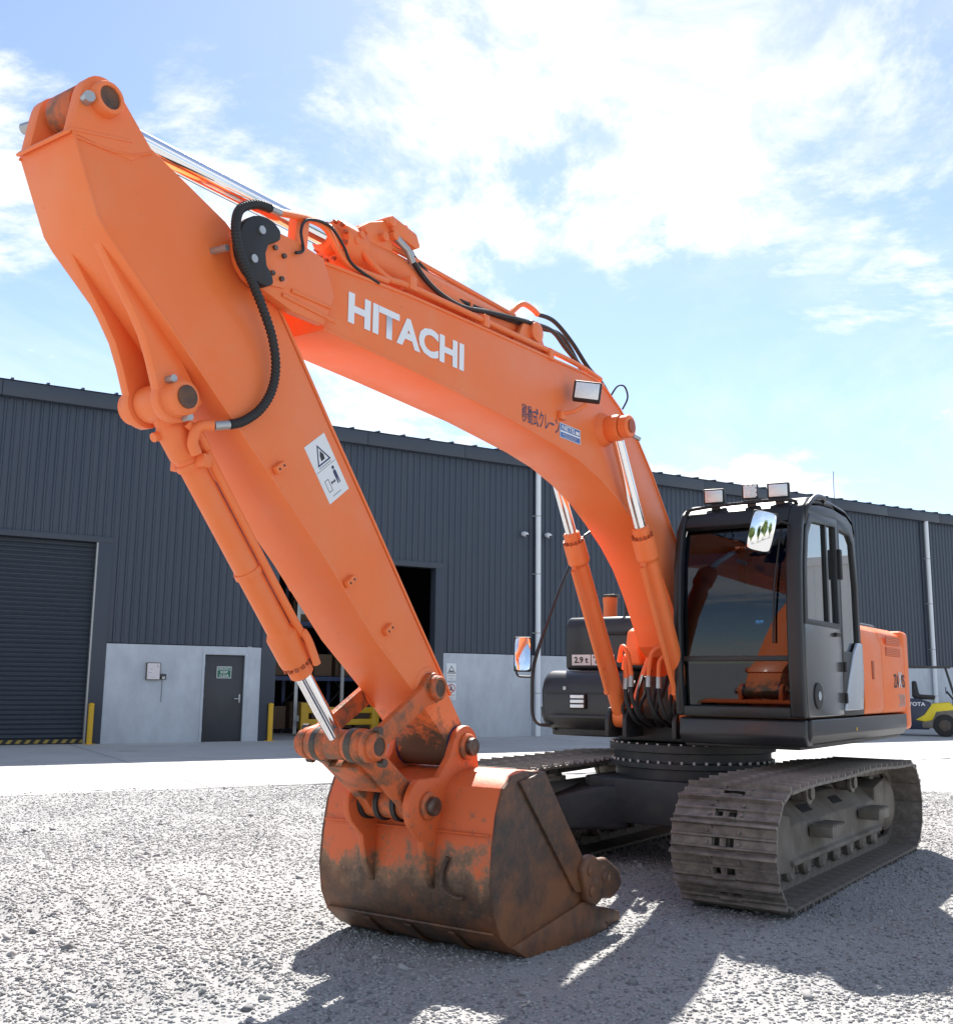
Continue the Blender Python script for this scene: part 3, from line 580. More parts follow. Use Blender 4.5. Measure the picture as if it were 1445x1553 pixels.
# work lamp on the boom
def lamp(name, parent, T, w_=.19, h=.13, dep=.08, led=False):
    def bx(mb, *a): return mb.box(*a, T)
    o = bx(MB(), -dep, 0, -w_/2, w_/2, -h/2, h/2).obj(name, 'black_rubber', parent, .012)
    bx(MB(), .0, .006, -w_/2+.014, w_/2-.014, -h/2+.014, h/2-.014).obj('lens', 'lens', o, .003)
    if led:
        for i in range(3):
            for j in range(3): bx(MB(), .006, .010, -w_/2+.025+i*.035, -w_/2+.05+i*.035, -h/2+.025+j*.035, -h/2+.05+j*.035).obj('led', 'white_print', o)
    return o
T = Matrix.Translation((2.52, .36, 3.45)) @ Matrix.Rotation(R(28), 4, 'Z') @ Matrix.Rotation(R(4), 4, 'Y') @ Matrix.Rotation(R(-8), 4, 'X')
lamp('boom_lamp', EX, T, .195, .14, .09)
MB().tube([(2.62, .21, 3.28), (2.58, .30, 3.30), (2.50, .34, 3.36)], .014, 8).obj('lamp_bracket', 'orange', EX); MB().box(2.58, 2.66, .2, .235, 3.24, 3.30).obj('lamp_foot', 'orange', EX, .006)
# --- cylinders
def cylinder(name, a, b, y, rb, rr, gland_t, gl_r, bolts=True):
    A, B = Vector((a[0], y, a[1])), Vector((b[0], y, b[1])); L = (B-A).length; d = (B-A)/L
    o = MB().lathe(A, B, [(0, rb*.9), (.06, rb*.98), (.09, rb), (gland_t-.20, rb), (gland_t-.17, gl_r), (gland_t-.02, gl_r), (gland_t, gl_r*.96)], 32).obj(name, 'orange', EX, ang=25)
    MB().lathe(A, B, [(gland_t, rr*1.45), (gland_t+.075, rr*1.45), (gland_t+.085, rr*1.2)], 28).obj('gland', 'orange', o)
    MB().cyl(A+d*(gland_t+.08), B, rr, 28).obj('rod', 'chrome', o)
    u = d.orthogonal().normalized(); v = d.cross(u)
    if bolts:
        c = A+d*gland_t+u*gl_r*.86; bm_ = MB().cyl(c-d*.005, c+d*.022, .011, 6).mesh('gland_bolt', 'orange_dark')
        for k in range(12):
            bo = link(bpy.data.objects.new('gland_bolt', bm_), o); bo.matrix_local = Matrix.Translation(A) @ Matrix.Rotation(k/12*2*math.pi, 4, d) @ Matrix.Translation(-A)
    return o
for y in (.30, -.30):
    o = cylinder('boom_cylinder', (.74, 1.16), (1.99, 3.30), y, .069, .045, 1.60, .088)
    MB().cyl((.74, y-.05, 1.16), (.74, y+.05, 1.16), .085, 24).obj('foot_eye', 'orange', o, .006)
    MB().cyl((1.99, y-.055, 3.30), (1.99, y+.055, 3.30), .098, 28).obj('rod_eye', 'orange', o, .008)
    s_ = 1 if y > 0 else -1
    MB().lathe((1.99, s_*.365, 3.30), (1.99, s_*.44, 3.30), [(0, .085), (.06, .085), (.07, .075)], 24).obj('pin_end', 'orange', o)
    MB().cyl((1.99, s_*.44, 3.30), (1.99, s_*.446, 3.30), .05, 20).obj('pin_cap', 'orange_dark', o)
    MB().cyl((1.93, s_*.42, 3.24), (1.88, s_*.45, 3.22), .016, 8).obj('grease_bolt', 'zinc', o)
    d = (Vector((1.99, y, 3.30))-Vector((.74, y, 1.16))).normalized(); nrm = Vector((d.z, 0, -d.x))
    P = lambda t, k: Vector((.74, y, 1.16))+d*t+nrm*k
    MB().tube(catmull([P(1.42, .06), P(1.40, .12), P(1.30, .125), P(.40, .12), P(.32, .14)], 5), .02, 10).obj('feed_pipe', 'orange', o)
    MB().tube([P(.5, -.06-.03), P(.5, .13)], .016, 6).obj('pipe_clamp', 'orange', o)
A0, A1 = (2.90, 3.81), (6.355, 3.815)
AC = cylinder('arm_cylinder', A0, A1, 0, .108, .055, 1.86, .128)
MB().cyl((2.90, -.10, 3.80), (2.90, .10, 3.80), .085, 24).obj('foot_eye', 'orange', AC, .008)
MB().cyl((6.355, -.085, 3.80), (6.355, .085, 3.80), .098, 28).obj('rod_eye', 'orange_worn', AC, .006)
for y in (-1, 1):
    a, b = sorted((y*.12, y*.16)); MB().prism([(2.70, 3.64), (3.15, 3.64), (3.02, 3.86)]+circ(2.90, 3.80, .09, 40, 150, 6)+[(2.80, 3.8)], a, b).obj('foot_bracket', 'orange', BM, .006)
    MB().lathe((2.90, y*.15, 3.80), (2.90, y*.20, 3.80), [(0, .07), (.04, .07), (.05, .05)], 24).obj('pin_end', 'orange', AC)
mb = MB(); mb.prism([(4.73, 3.86), (4.55, 3.99), (4.41, 4.05), (4.36, 3.99), (4.34, 3.88)], -.09, .09); mf = mb.obj('manifold', 'orange', AC, .012)
mb = MB(); mb.prism([(4.42, 4.06), (4.38, 4.09), (4.15, 4.06), (4.11, 3.99), (4.15, 3.965), (4.36, 3.99)], -.05, .11); mb.obj('valve_block', 'orange', AC, .01)
for x, z in ((4.39, 4.04), (4.36, 3.97), (4.45, 3.93)):
    MB().lathe((x, .09, z), (x, .135, z), [(0, .026), (.035, .026), (.04, .014)], 14).obj('valve_plug', 'orange', AC)
for x in (4.30, 4.18): MB().cyl((x, .03, 4.07), (x, .03, 4.115), .026, 12).obj('valve_cap', 'orange', AC)
for k, (x, z) in enumerate(((4.62, 3.90), (4.66, 3.86), (4.70, 3.81))): MB().cyl((x, .10, z), (x, .135, z), .02, 10).obj('gland_bolt', 'orange', AC)
MB().tube([(4.33, .1, 3.97), (4.25, .12, 3.92), (4.20, .12, 3.86)], .022, 10).obj('hose_end', 'zinc', AC); MB().tube([(4.20, .06, 4.0), (4.12, .05, 3.95)], .022, 10).obj('hose_end', 'zinc', AC)
# pipes along the boom and the cylinder
MB().tube(catmull([(4.66, .10, 3.80), (4.5, .17, 3.66), (4.26, .19, 3.665), (3.2, .19, 3.695), (2.4, .19, 3.715), (2.0, .19, 3.69)], 6), .019, 10).obj('hydraulic_pipe', 'orange', BM)
MB().tube([(4.5, -.12, 3.72), (2.2, -.12, 3.73)], .024, 10).obj('hydraulic_pipe', 'orange', BM)
MB().tube([(4.62, .06, 3.93), (3.0, .06, 3.91)], .016, 8).obj('rod_pipe', 'orange', AC)
for x in (4.3, 3.55, 2.75): MB().box(x-.03, x+.03, .14, .215, 3.64, 3.72).obj('pipe_clamp', 'orange', BM, .006)
MB().tube([(3.58, .1, 3.72), (3.58, .1, 3.82)], .02, 8).obj('pipe_stud', 'orange', BM)
hA = [(4.24, .12, 3.90), (4.10, .13, 3.80), (3.95, .14, 3.745), (3.72, .14, 3.735), (3.40, .15, 3.79), (3.0, .16, 3.85), (2.65, .15, 3.89), (2.42, .13, 3.83), (2.14, .12, 3.75), (1.90, .11, 3.70), (1.76, .10, 3.63)]
hB = [(4.14, .05, 3.96), (3.98, .07, 3.87), (3.72, .09, 3.80), (3.34, .11, 3.81), (2.86, .13, 3.86), (2.5, .10, 3.93), (2.30, .08, 3.90), (2.10, .06, 3.80), (1.93, .05, 3.70)]
hC = [(2.66, .04, 4.03), (2.45, .05, 4.04), (2.21, .06, 3.95), (1.96, .06, 3.82), (1.70, .06, 3.73), (1.48, .04, 3.58), (1.25, .02, 3.32), (.95, 0, 2.98)]
for h_ in (hA, hB, hC): MB().tube(catmull(h_, 8), .0165, 10).obj('hydraulic_hose', 'black_rubber', BM)
MB().tube(catmull([(3.03, .03, 3.90), (2.95, .03, 3.98), (2.86, .04, 4.045), (2.74, .04, 4.05), (2.66, .04, 4.03)], 6), .02, 10).obj('bent_pipe', 'orange', AC)
MB().tube(catmull([(1.85, .2, 3.60), (1.80, .23, 3.68), (1.70, .24, 3.70), (1.63, .23, 3.63), (1.68, .21, 3.53)], 8), .007, 8).obj('lamp_cable', 'black_rubber', BM)
MB().prism([(1.99, 3.62), (1.84, 3.56), (1.80, 3.62), (1.86, 3.70), (1.93, 3.70)], -.15, .15).obj('hose_guard', 'orange', BM, .006)
# --- arm
front = [(6.488, 3.60), (6.345, 3.285), (6.30, 3.235), (5.60, 2.625), (5.215, 2.29), (4.915, 2.02), (4.53, 1.64), (4.15, 1.345), (3.88, 1.09)]
back = [(3.70, 1.16), (3.845, 1.345), (4.21, 1.805), (4.59, 2.29), (4.93, 2.715), (5.335, 3.235), (5.47, 3.40), (5.67, 3.53), (6.10, 3.70)]
AR = MB().prism(front+circ(3.75, 1.065, .115, -15, -190, 8)+back, -.18, .18).obj('arm', 'orange_arm', EX, .004)
mb = MB(); mb.ribbon([(x+.004, z+.004) for x, z in front], -.186, .186, .016); mb.obj('front_plate', 'orange_arm', AR, .004)
MB().ribbon([(6.500, 3.588), (6.492, 3.604), (6.20, 3.68)], -.178, .187, .014).obj('cap_plate', 'orange', AR, .003)
for y in (-1, 1): MB().tube([(6.49, y*.182, 3.585), (6.30, y*.182, 3.60), (6.20, y*.182, 3.625), (6.10, y*.182, 3.68)], .006, 6).obj('weld_seam', 'orange', AR)
mb = MB(); mb.ribbon([(x-.004, z+.004) for x, z in back[1:6]], -.186, .186, -.016); mb.obj('back_plate', 'orange', AR, .004)
for y in (-1, 1):
    a, b = sorted((y*.115, y*.183))
    o = MB().prism([(6.49, 3.60), (6.462, 3.785)]+circ(6.355, 3.80, .102, 10, 140, 8)+[(6.10, 3.69), (6.2, 3.60)], a, b).obj('cylinder_ear', 'orange', AR, .003)
    MB().lathe((6.355, y*.18, 3.80), (6.355, y*.235, 3.80), [(0, .074), (.04, .072), (.05, .066), (.05, .05), (.035, .048)], 28).obj('pin_boss', 'orange', AR); MB().cyl((6.355, y*.18, 3.80), (6.355, y*.222, 3.80), .049, 24).obj('pin_end', 'rust', AR)
    MB().cyl((6.44, y*.18, 3.76), (6.455, y*.235, 3.755), .024, 8).obj('lock_bolt', 'zinc', AR)
    a, b = sorted((y*.075, y*.125))
    MB().prism([(6.335, 3.29), (6.20, 3.11), (6.10, 2.985), (6.035, 2.89), (5.99, 2.79)]+circ(5.845, 2.645, .105, 15, -115, 10)+[(5.70, 2.66), (5.9, 2.92)], a, b).obj('cylinder_lug', 'orange', AR, .004)
    MB().lathe((5.845, y*.12, 2.645), (5.845, y*.20, 2.645), [(0, .09), (.02, .078), (.065, .078), (.075, .066)], 28).obj('pin_boss', 'orange', AR); MB().cyl((5.845, y*.195, 2.645), (5.845, y*.202, 2.645), .052, 24).obj('pin_end', 'rust', AR)
    for q_ in ((5.90, 2.72), (5.80, 2.57)): MB().cyl((q_[0], y*.12, q_[1]), (q_[0], y*.17, q_[1]), .018, 8).obj('lock_bolt', 'zinc', AR)
    MB().lathe((4.055, y*.178, 1.394), (4.055, y*.192, 1.394), [(0, .12), (.008, .115), (.014, .10)], 24).obj('link_boss', 'orange', AR)
for x, z in ((5.275, 2.43), (4.746, 1.93), (4.43, 1.70)):
    for y in (-1, 1):
        Tm = Matrix.Translation((x, y*.195, z)) @ Matrix.Rotation(R(38), 4, 'Y'); MB().box(-.035, .035, -.02, .02, -.02, .02, Tm).obj('hose_block', 'orange', AR, .005)
        for s_ in (-.018, .018): MB().cyl(Tm @ Vector((s_, y*.019, 0)), Tm @ Vector((s_, y*.0225, 0)), .006, 8).obj('bolt_hole_shade', 'black_print', AR)  # black discs on the face, colour standing in for shade in the holes
# warning label on the arm
xd = Vector((5.098-4.899, 0, 2.564-2.308)).normalized()*-1; xd = Vector((-.137, 0, .105)).normalized(); yd = Vector((.1995, 0, .2545)).normalized()
wl_ = plate('warning_label', 'sign_white', AR, (4.899, .18, 2.308), xd, yd, .172, .325, .003)
def onlab(u, v, l=.0036): return Vector((4.899, .18+l, 2.308))+xd*u+yd*v
def labtri(name, P3, m): return MB().add(P3, [tuple(range(len(P3)))]).obj(name, m, wl_, smooth=False)
c_ = [(.03, .195), (.142, .195), (.086, .298)]; i_ = [(.044, .203), (.128, .203), (.086, .281)]
mb = MB(); mb.add([onlab(*q_) for q_ in c_+i_], [(0, 1, 4, 3), (1, 2, 5, 4), (2, 0, 3, 5)]); mb.obj('triangle', 'navy_print', wl_, smooth=False)
labtri('pictogram', [onlab(*q_) for q_ in ((.07, .212), (.10, .212), (.105, .235), (.09, .262), (.075, .24))], 'black_print')
labtri('pictogram', [onlab(*q_) for q_ in ((.115, .06), (.122, .06), (.126, .095), (.130, .06), (.137, .06), (.138, .125), (.134, .135), (.12, .135), (.114, .125))], 'navy_print')
labtri('pictogram', [onlab(.127+.010*math.cos(a), .148+.010*math.sin(a)) for a in np.linspace(0, 5.9, 12)], 'navy_print')
mb = MB(); mb.add([onlab(*q_) for q_ in ((.03, .05), (.062, .05), (.062, .115), (.03, .115), (.033, .053), (.059, .053), (.059, .112), (.033, .112))], [(0, 1, 5, 4), (1, 2, 6, 5), (2, 3, 7, 6), (3, 0, 4, 7)]); mb.obj('outline', 'black_print', wl_, smooth=False)
labtri('arrow', [onlab(*q_) for q_ in ((.068, .085), (.078, .096), (.078, .089), (.098, .089), (.098, .096), (.108, .085), (.098, .074), (.098, .081), (.078, .081), (.078, .074))], 'black_print')
labtri('rule', [onlab(*q_) for q_ in ((.004, .172), (.168, .172), (.168, .174), (.004, .174))], 'black_print')
for u0, u1, v0 in ((.035, .135, .181), (.045, .115, .020)): MB().add([onlab(u0, v0), onlab(u1, v0), onlab(u1, v0+.007), onlab(u0, v0+.007)], [(0, 1, 2, 3)]).obj('print_line', 'zinc', wl_, smooth=False)
# --- bucket cylinder
BP0, BP1 = (5.845, 2.645), (4.565, 1.098)
BC = cylinder('bucket_cylinder', BP0, BP1, 0, .062, .043, 1.46, .08)
d = (Vector((BP1[0], 0, BP1[1]))-Vector((BP0[0], 0, BP0[1]))).normalized(); nrm = Vector((-d.z, 0, d.x)); nrm = nrm if nrm.x > 0 else -nrm
P = lambda t, k, y=0: Vector((BP0[0], y, BP0[1]))+d*t+nrm*k
MB().cyl((5.845, -.07, 2.645), (5.845, .07, 2.645), .085, 26).obj('head_eye', 'orange', BC, .006)
MB().lathe(P(.08, 0), P(.3, 0), [(0, .05), (.04, .075), (.18, .075), (.2, .064)], 28).obj('head_cap', 'orange', BC)
mb = MB(); mb.tube(catmull([P(.12, -.01, .10), P(.18, -.03, .11), P(.27, -.05, .09), P(.36, -.055, .07), P(1.25, -.055, .07), P(1.32, -.06, .085), P(1.38, -.05, .10), P(1.50, -.03, .10)], 6), .021, 10); mb.obj('feed_pipe', 'orange', BC)
mb = MB(); mb.tube([P(.12, .10, -.02), P(.14, .02, -.02)], .022, 10); mb.obj('pipe_stub', 'orange', BC)
for t_, in ((.30,), (.9,)): MB().lathe(P(t_, 0), P(t_+.03, 0), [(0, .07), (.03, .07)], 24).obj('pipe_band', 'orange', BC)
MB().box(-.025, .025, .06, .12, -.03, .03, Matrix.Translation(P(.31, 0))).obj('band_bolt', 'orange', BC, .005); MB().box(-.025, .025, -.11, -.06, -.03, .03, Matrix.Translation(P(.31, 0))).obj('band_bolt', 'orange', BC, .005)
MB().cyl((BP1[0], -.06, BP1[1]), (BP1[0], .06, BP1[1]), .078, 24).obj('rod_eye', 'orange_worn', BC, .006)
# hoses on the arm: big corrugated hose
cg = [(5.47, .26, 3.655), (5.566, .262, 3.638), (5.657, .265, 3.579), (5.70, .285, 3.492), (5.705, .305, 3.389), (5.66, .305, 3.303), (5.586, .29, 3.234), (5.49, .265, 3.141), (5.41, .25, 3.028), (5.37, .24, 2.90), (5.385, .235, 2.778), (5.444, .225, 2.674), (5.53, .21, 2.601), (5.60, .195, 2.572)]
pth = catmull(cg, 26); rs = [.0235 if (i//2) % 2 else .0195 for i in range(len(pth))]
MB().tube(pth, rs, 12).obj('corrugated_hose', 'black_rubber', AR, ang=60)
MB().tube([cg[0], (5.40, .25, 3.665)], .021, 12).obj('hose_end', 'zinc', AR); MB().tube([cg[-1], (5.67, .175, 2.555)], .022, 12).obj('hose_end', 'zinc', AR)
MB().tube(catmull([(5.67, .175, 2.555), (5.71, .15, 2.55), (5.73, .13, 2.53), (5.73, .11, 2.47), (5.70, .105, 2.43)], 5), .026, 12).obj('elbow', 'orange', AR)
MB().tube(catmull([(5.40, .25, 3.665), (5.16, .20, 3.74), (4.99, .17, 3.76), (4.90, .17, 3.68), (4.78, .18, 3.615), (4.5, .185, 3.63)], 6), .019, 10).obj('hydraulic_pipe', 'orange', BM)
MB().prism([(5.16, 3.55), (5.25, 3.55), (5.24, 3.72), (5.15, 3.72)], .15, .21).obj('pipe_post', 'orange', BM, .006)
MB().tube(catmull([(5.30, .27, 3.49), (5.24, .26, 3.53), (5.25, .25, 3.63), (5.18, .225, 3.72), (5.0, .20, 3.765), (4.89, .20, 3.70), (4.83, .20, 3.63), (4.75, .205, 3.60), (4.6, .21, 3.58)], 6), .008, 8).obj('lubrication_line', 'black_rubber', BM)
MB().tube([(5.74, .18, 3.36), (5.73, .27, 3.36)], .016, 8).obj('hose_stud', 'zinc', AR)
# --- linkage
def bar(mb, a, b, wa, wb_, y0, y1, ra, rb_):
    a, b = Vector(a), Vector(b); d = (b-a).normalized(); n_ = Vector((-d.y, d.x)); an = math.degrees(math.atan2(d.y, d.x))
    pts = circ(a.x, a.y, ra, an+60, an+300, 12)+[tuple(a+d*(ra*1.2)-n_*wa), tuple(b-d*(rb_*1.2)-n_*wb_)]+circ(b.x, b.y, rb_, an-120, an+120, 12)+[tuple(b-d*(rb_*1.2)+n_*wb_), tuple(a+d*(ra*1.2)+n_*wa)]
    return mb.prism(pts, y0, y1)
LP, LB, QP, RP = (4.565, 1.098), (4.105, .765), (3.75, 1.065), (4.055, 1.394)
for y in (-1, 1):
    a, b = sorted((y*.190, y*.234)); RL = bar(MB(), RP, LP, .055, .055, a, b, .085, .085).obj('rocker_link', 'orange_worn', EX, .008)
    for q_, r_ in ((RP, .07), (LP, .072)):
        MB().lathe((q_[0], y*.23, q_[1]), (q_[0], y*.272, q_[1]), [(0, r_), (.03, r_), (.042, r_*.86), (.042, r_*.66), (.03, r_*.64)], 26).obj('pin_boss', 'orange_worn', RL); MB().cyl((q_[0], y*.23, q_[1]), (q_[0], y*.266, q_[1]), r_*.65, 20).obj('pin_end', 'rust', RL)
    MB().cyl((LP[0]-.01, y*.23, LP[1]+.08), (LP[0]-.01, y*.27, LP[1]+.08), .02, 8).obj('lock_bolt', 'steel_dark', RL); MB().cyl((LP[0]-.05, y*.23, LP[1]-.085), (LP[0]-.05, y*.27, LP[1]-.085), .022, 8).obj('lock_bolt', 'steel_dark', RL)
mb = MB()
for y in (-1, 1):
    a, b = sorted((y*.095, y*.165)); bar(mb, LP, LB, .062, .06, a, b, .085, .085)
BK = mb.obj('bucket_link', 'orange_worn', EX, .008)
MB().prism([(4.50, 1.02), (4.55, .98), (4.33, .84), (4.29, .90)], -.1, .1).obj('cross_web', 'orange_worn', BK, .008)
for y in (-1, 1):
    MB().lathe((LP[0], y*.06, LP[1]), (LP[0], y*.19, LP[1]), [(0, .075), (.03, .088), (.11, .088), (.128, .08)], 26).obj('link_sleeve', 'orange_worn', BK); MB().lathe((LP[0], y*.10, LP[1]), (LP[0], y*.14, LP[1]), [(0, .09), (.04, .09)], 26).obj('seal_ring', 'steel_dark', BK)
MB().cyl((LB[0], -.16, LB[1]), (LB[0], .16, LB[1]), .082, 26).obj('link_tube', 'orange_worn', BK); 
for y in (-.172, .172, -.06, .06): MB().lathe((LB[0], y-.014, LB[1]), (LB[0], y+.014, LB[1]), [(0, .098), (.028, .098)], 28).obj('seal_ring', 'black_rubber', BK)
# --- bucket
BKT = empty('bucket', (0, 0, 0), 0, EX)
sh = [(3.52, .935), (3.70, .945), (3.84, .925), (3.93, .865), (3.985, .74), (4.02, .56), (4.035, .38), (4.01, .22), (3.95, .105), (3.84, .02), (3.66, -.06), (3.40, -.062), (3.03, -.05), (2.80, -.035)]
MB().ribbon(sh, -.60, .60, .035).obj('shell', 'bucket_paint', BKT, .006)
for y in (-1, 1):
    a, b = sorted((y*.585, y*.612)); ins = [(x, z) for x, z in sh]
    MB().prism(ins+[(3.07, .37), (3.3, .62)], a, b).obj('side_plate', 'rust', BKT, .006)
    a, b = sorted((y*.60, y*.632))
    MB().prism([(3.80, .895), (3.53, .935), (3.30, .655), (3.06, .375), (3.03, .20), (3.19, .23)], a, b).obj('edge_plate', 'rust', BKT, .008)
    MB().prism([(3.87, .045), (3.66, -.066), (3.03, -.056), (2.80, -.04), (2.86, .06), (3.07, .165)], a, b).obj('wear_plate', 'rust', BKT, .006)
    a, b = sorted((y*.605, y*.665))
    SC = MB().prism([(3.17, .35), (3.12, .41), (3.03, .425), (2.96, .39), (2.86, .385), (2.77, .335), (2.69, .29), (2.655, .215), (2.70, .165), (2.80, .135), (2.90, .155), (2.98, .125), (3.10, .165)], a, b).obj('side_cutter', 'rust', BKT, .018, 3)
    for q_ in ((3.08, .34), (3.06, .22), (2.90, .28)): MB().lathe((q_[0], y*.66, q_[1]), (q_[0], y*.685, q_[1]), [(0, .034), (.014, .030), (.022, .012)], 9).obj('bolt', 'rust', SC)
    # ears that carry the pins
    a, b = sorted((y*.188, y*.234))
    ER = MB().prism(circ(3.75, 1.065, .118, 160, 20, 8)[::-1][::-1]+[(3.90, 1.02), (4.0, .91)]+circ(4.105, .765, .165, 60, -40, 8)+[(4.14, .58), (4.10, .42), (4.03, .32), (3.98, .33), (3.90, .6), (3.84, .86), (3.70, .90), (3.62, .93)], a, b).obj('ear', 'bucket_paint', BKT, .01)
    for q_, r_ in ((QP, .075), (LB, .075)):
        MB().lathe((q_[0], y*.23, q_[1]), (q_[0], y*.262, q_[1]), [(0, r_), (.022, r_), (.032, r_*.85)], 26).obj('pin_collar', 'orange_worn', ER); MB().cyl((q_[0], y*.25, q_[1]), (q_[0], y*.295, q_[1]), .05, 24).obj('pin_end', 'pin_steel', ER, .006)
    MB().lathe((3.75, y*.178, 1.065), (3.75, y*.190, 1.065), [(0, .118), (.012, .118)], 28).obj('dust_seal', 'navy_print', BKT)
MB().box(2.72, 3.06, -.60, .60, -.062, -.022).obj('cutting_edge', 'rust', BKT, .006)
for k in range(5):
    y = -.52+k*.26; MB().add([(3.0, y-.065, .06), (3.0, y+.065, .06), (3.0, y+.065, -.075), (3.0, y-.065, -.075), (2.72, y-.06, .065), (2.72, y+.06, .065), (2.72, y+.06, -.07), (2.72, y-.06, -.07), (2.50, y-.045, .005), (2.50, y+.045, .005), (2.50, y+.045, -.045), (2.50, y-.045, -.045)],
        [(0, 1, 2, 3), (0, 4, 5, 1), (1, 5, 6, 2), (2, 6, 7, 3), (3, 7, 4, 0), (4, 8, 9, 5), (5, 9, 10, 6), (6, 10, 11, 7), (7, 11, 8, 4), (8, 11, 10, 9)]).obj('tooth', 'rust', BKT, .008)
for y in (-.3, .0, .3): MB().ribbon([(x+(.006), z-.004) for x, z in sh[8:13]], y-.02, y+.02, -.010).obj('wear_strip', 'rust', BKT)
MB().tube([(4.024, -.58, .628), (4.024, .58, .628)], .007, 6).obj('weld_seam', 'bucket_paint', BKT); MB().tube([(3.972, -.58, .125), (3.972, .58, .125)], .008, 6).obj('weld_seam', 'rust', BKT)
MB().tube(catmull([(4.045, .33, .50), (4.05, .30, .42), (4.06, .31, .34), (4.05, .38, .30), (4.05, .44, .30)], 5), .012, 8).obj('lifting_eye', 'rust', BKT)
# --- undercarriage
def shoe_mesh():
    mb = MB(); hw = .36; p_ = .178
    prof = [(-p_/2-.012, -.004), (-p_/2-.010, .040), (-p_/2+.006, .046), (-p_/2+.016, .014), (-.022, .012), (-.016, .027), (-.004, .027), (.004, .012), (.050, .012), (.056, .024), (.066, .024), (.074, .006), (p_/2-.002, .002), (p_/2-.002, -.008), (-p_/2+.02, -.008)]
    for y0, y1 in ((-hw, -.075), (.075, hw)): mb.prism(prof, y0, y1)
    mb.prism([q for q in prof if q[0] < .0]+[(-.004, -.008)], -.075, .075); mb.prism([(.050, .014), (.058, .034), (.070, .034), (.080, .010), (p_/2+.004, .006), (p_/2+.004, -.008), (.05, -.008)], -.075, .075); mb.box(.0, .05, -.02, .02, -.006, .012)
    for y in (-.085, .085):
        mb.box(-.10, .10, y-.018, y+.018, -.085, -.01)
    for y in (-.11, .11):
        for x in (-.045, .03): mb.cyl((x, y, .012), (x, y, .026), .013, 6)
    return mb.mesh('shoe', 'track_steel', smooth=False)
SM = shoe_mesh(); TR = .36; ZC = .36; HX = 1.67
def track_path():
    P = []
    for i in range(60): P.append(Vector((HX-2*HX*i/59, -.006)))          # bottom run, front to rear
    for i in range(1, 40): a = R(270-180*i/40); P.append(Vector((-HX+TR*math.cos(a)*1.0, ZC+.0+TR*1.015*math.sin(a))))
    for i in range(60):
        t = i/59; x = -HX+2*HX*t; z = .725+.028*math.sin(math.pi*min(1, t*1.0))-.012*math.sin(2*math.pi*t*2)*.5; P.append(Vector((x, z)))
    for i in range(1, 40): a = R(90-180*i/40); P.append(Vector((HX+TR*math.cos(a), ZC+TR*1.015*math.sin(a))))
    return P
def resample(P, n):
    P = P+[P[0]]; L = [0]
    for a, b in zip(P, P[1:]): L.append(L[-1]+(b-a).length)
    out = []; j = 0
    for k in range(n):
        s_ = L[-1]*(k+.35)/n
        while L[j+1] < s_: j += 1
        t = (s_-L[j])/(L[j+1]-L[j]+1e-12); out.append((P[j].lerp(P[j+1], t), (P[j+1]-P[j]).normalized()))
    return out
TP = resample(track_path(), 50)
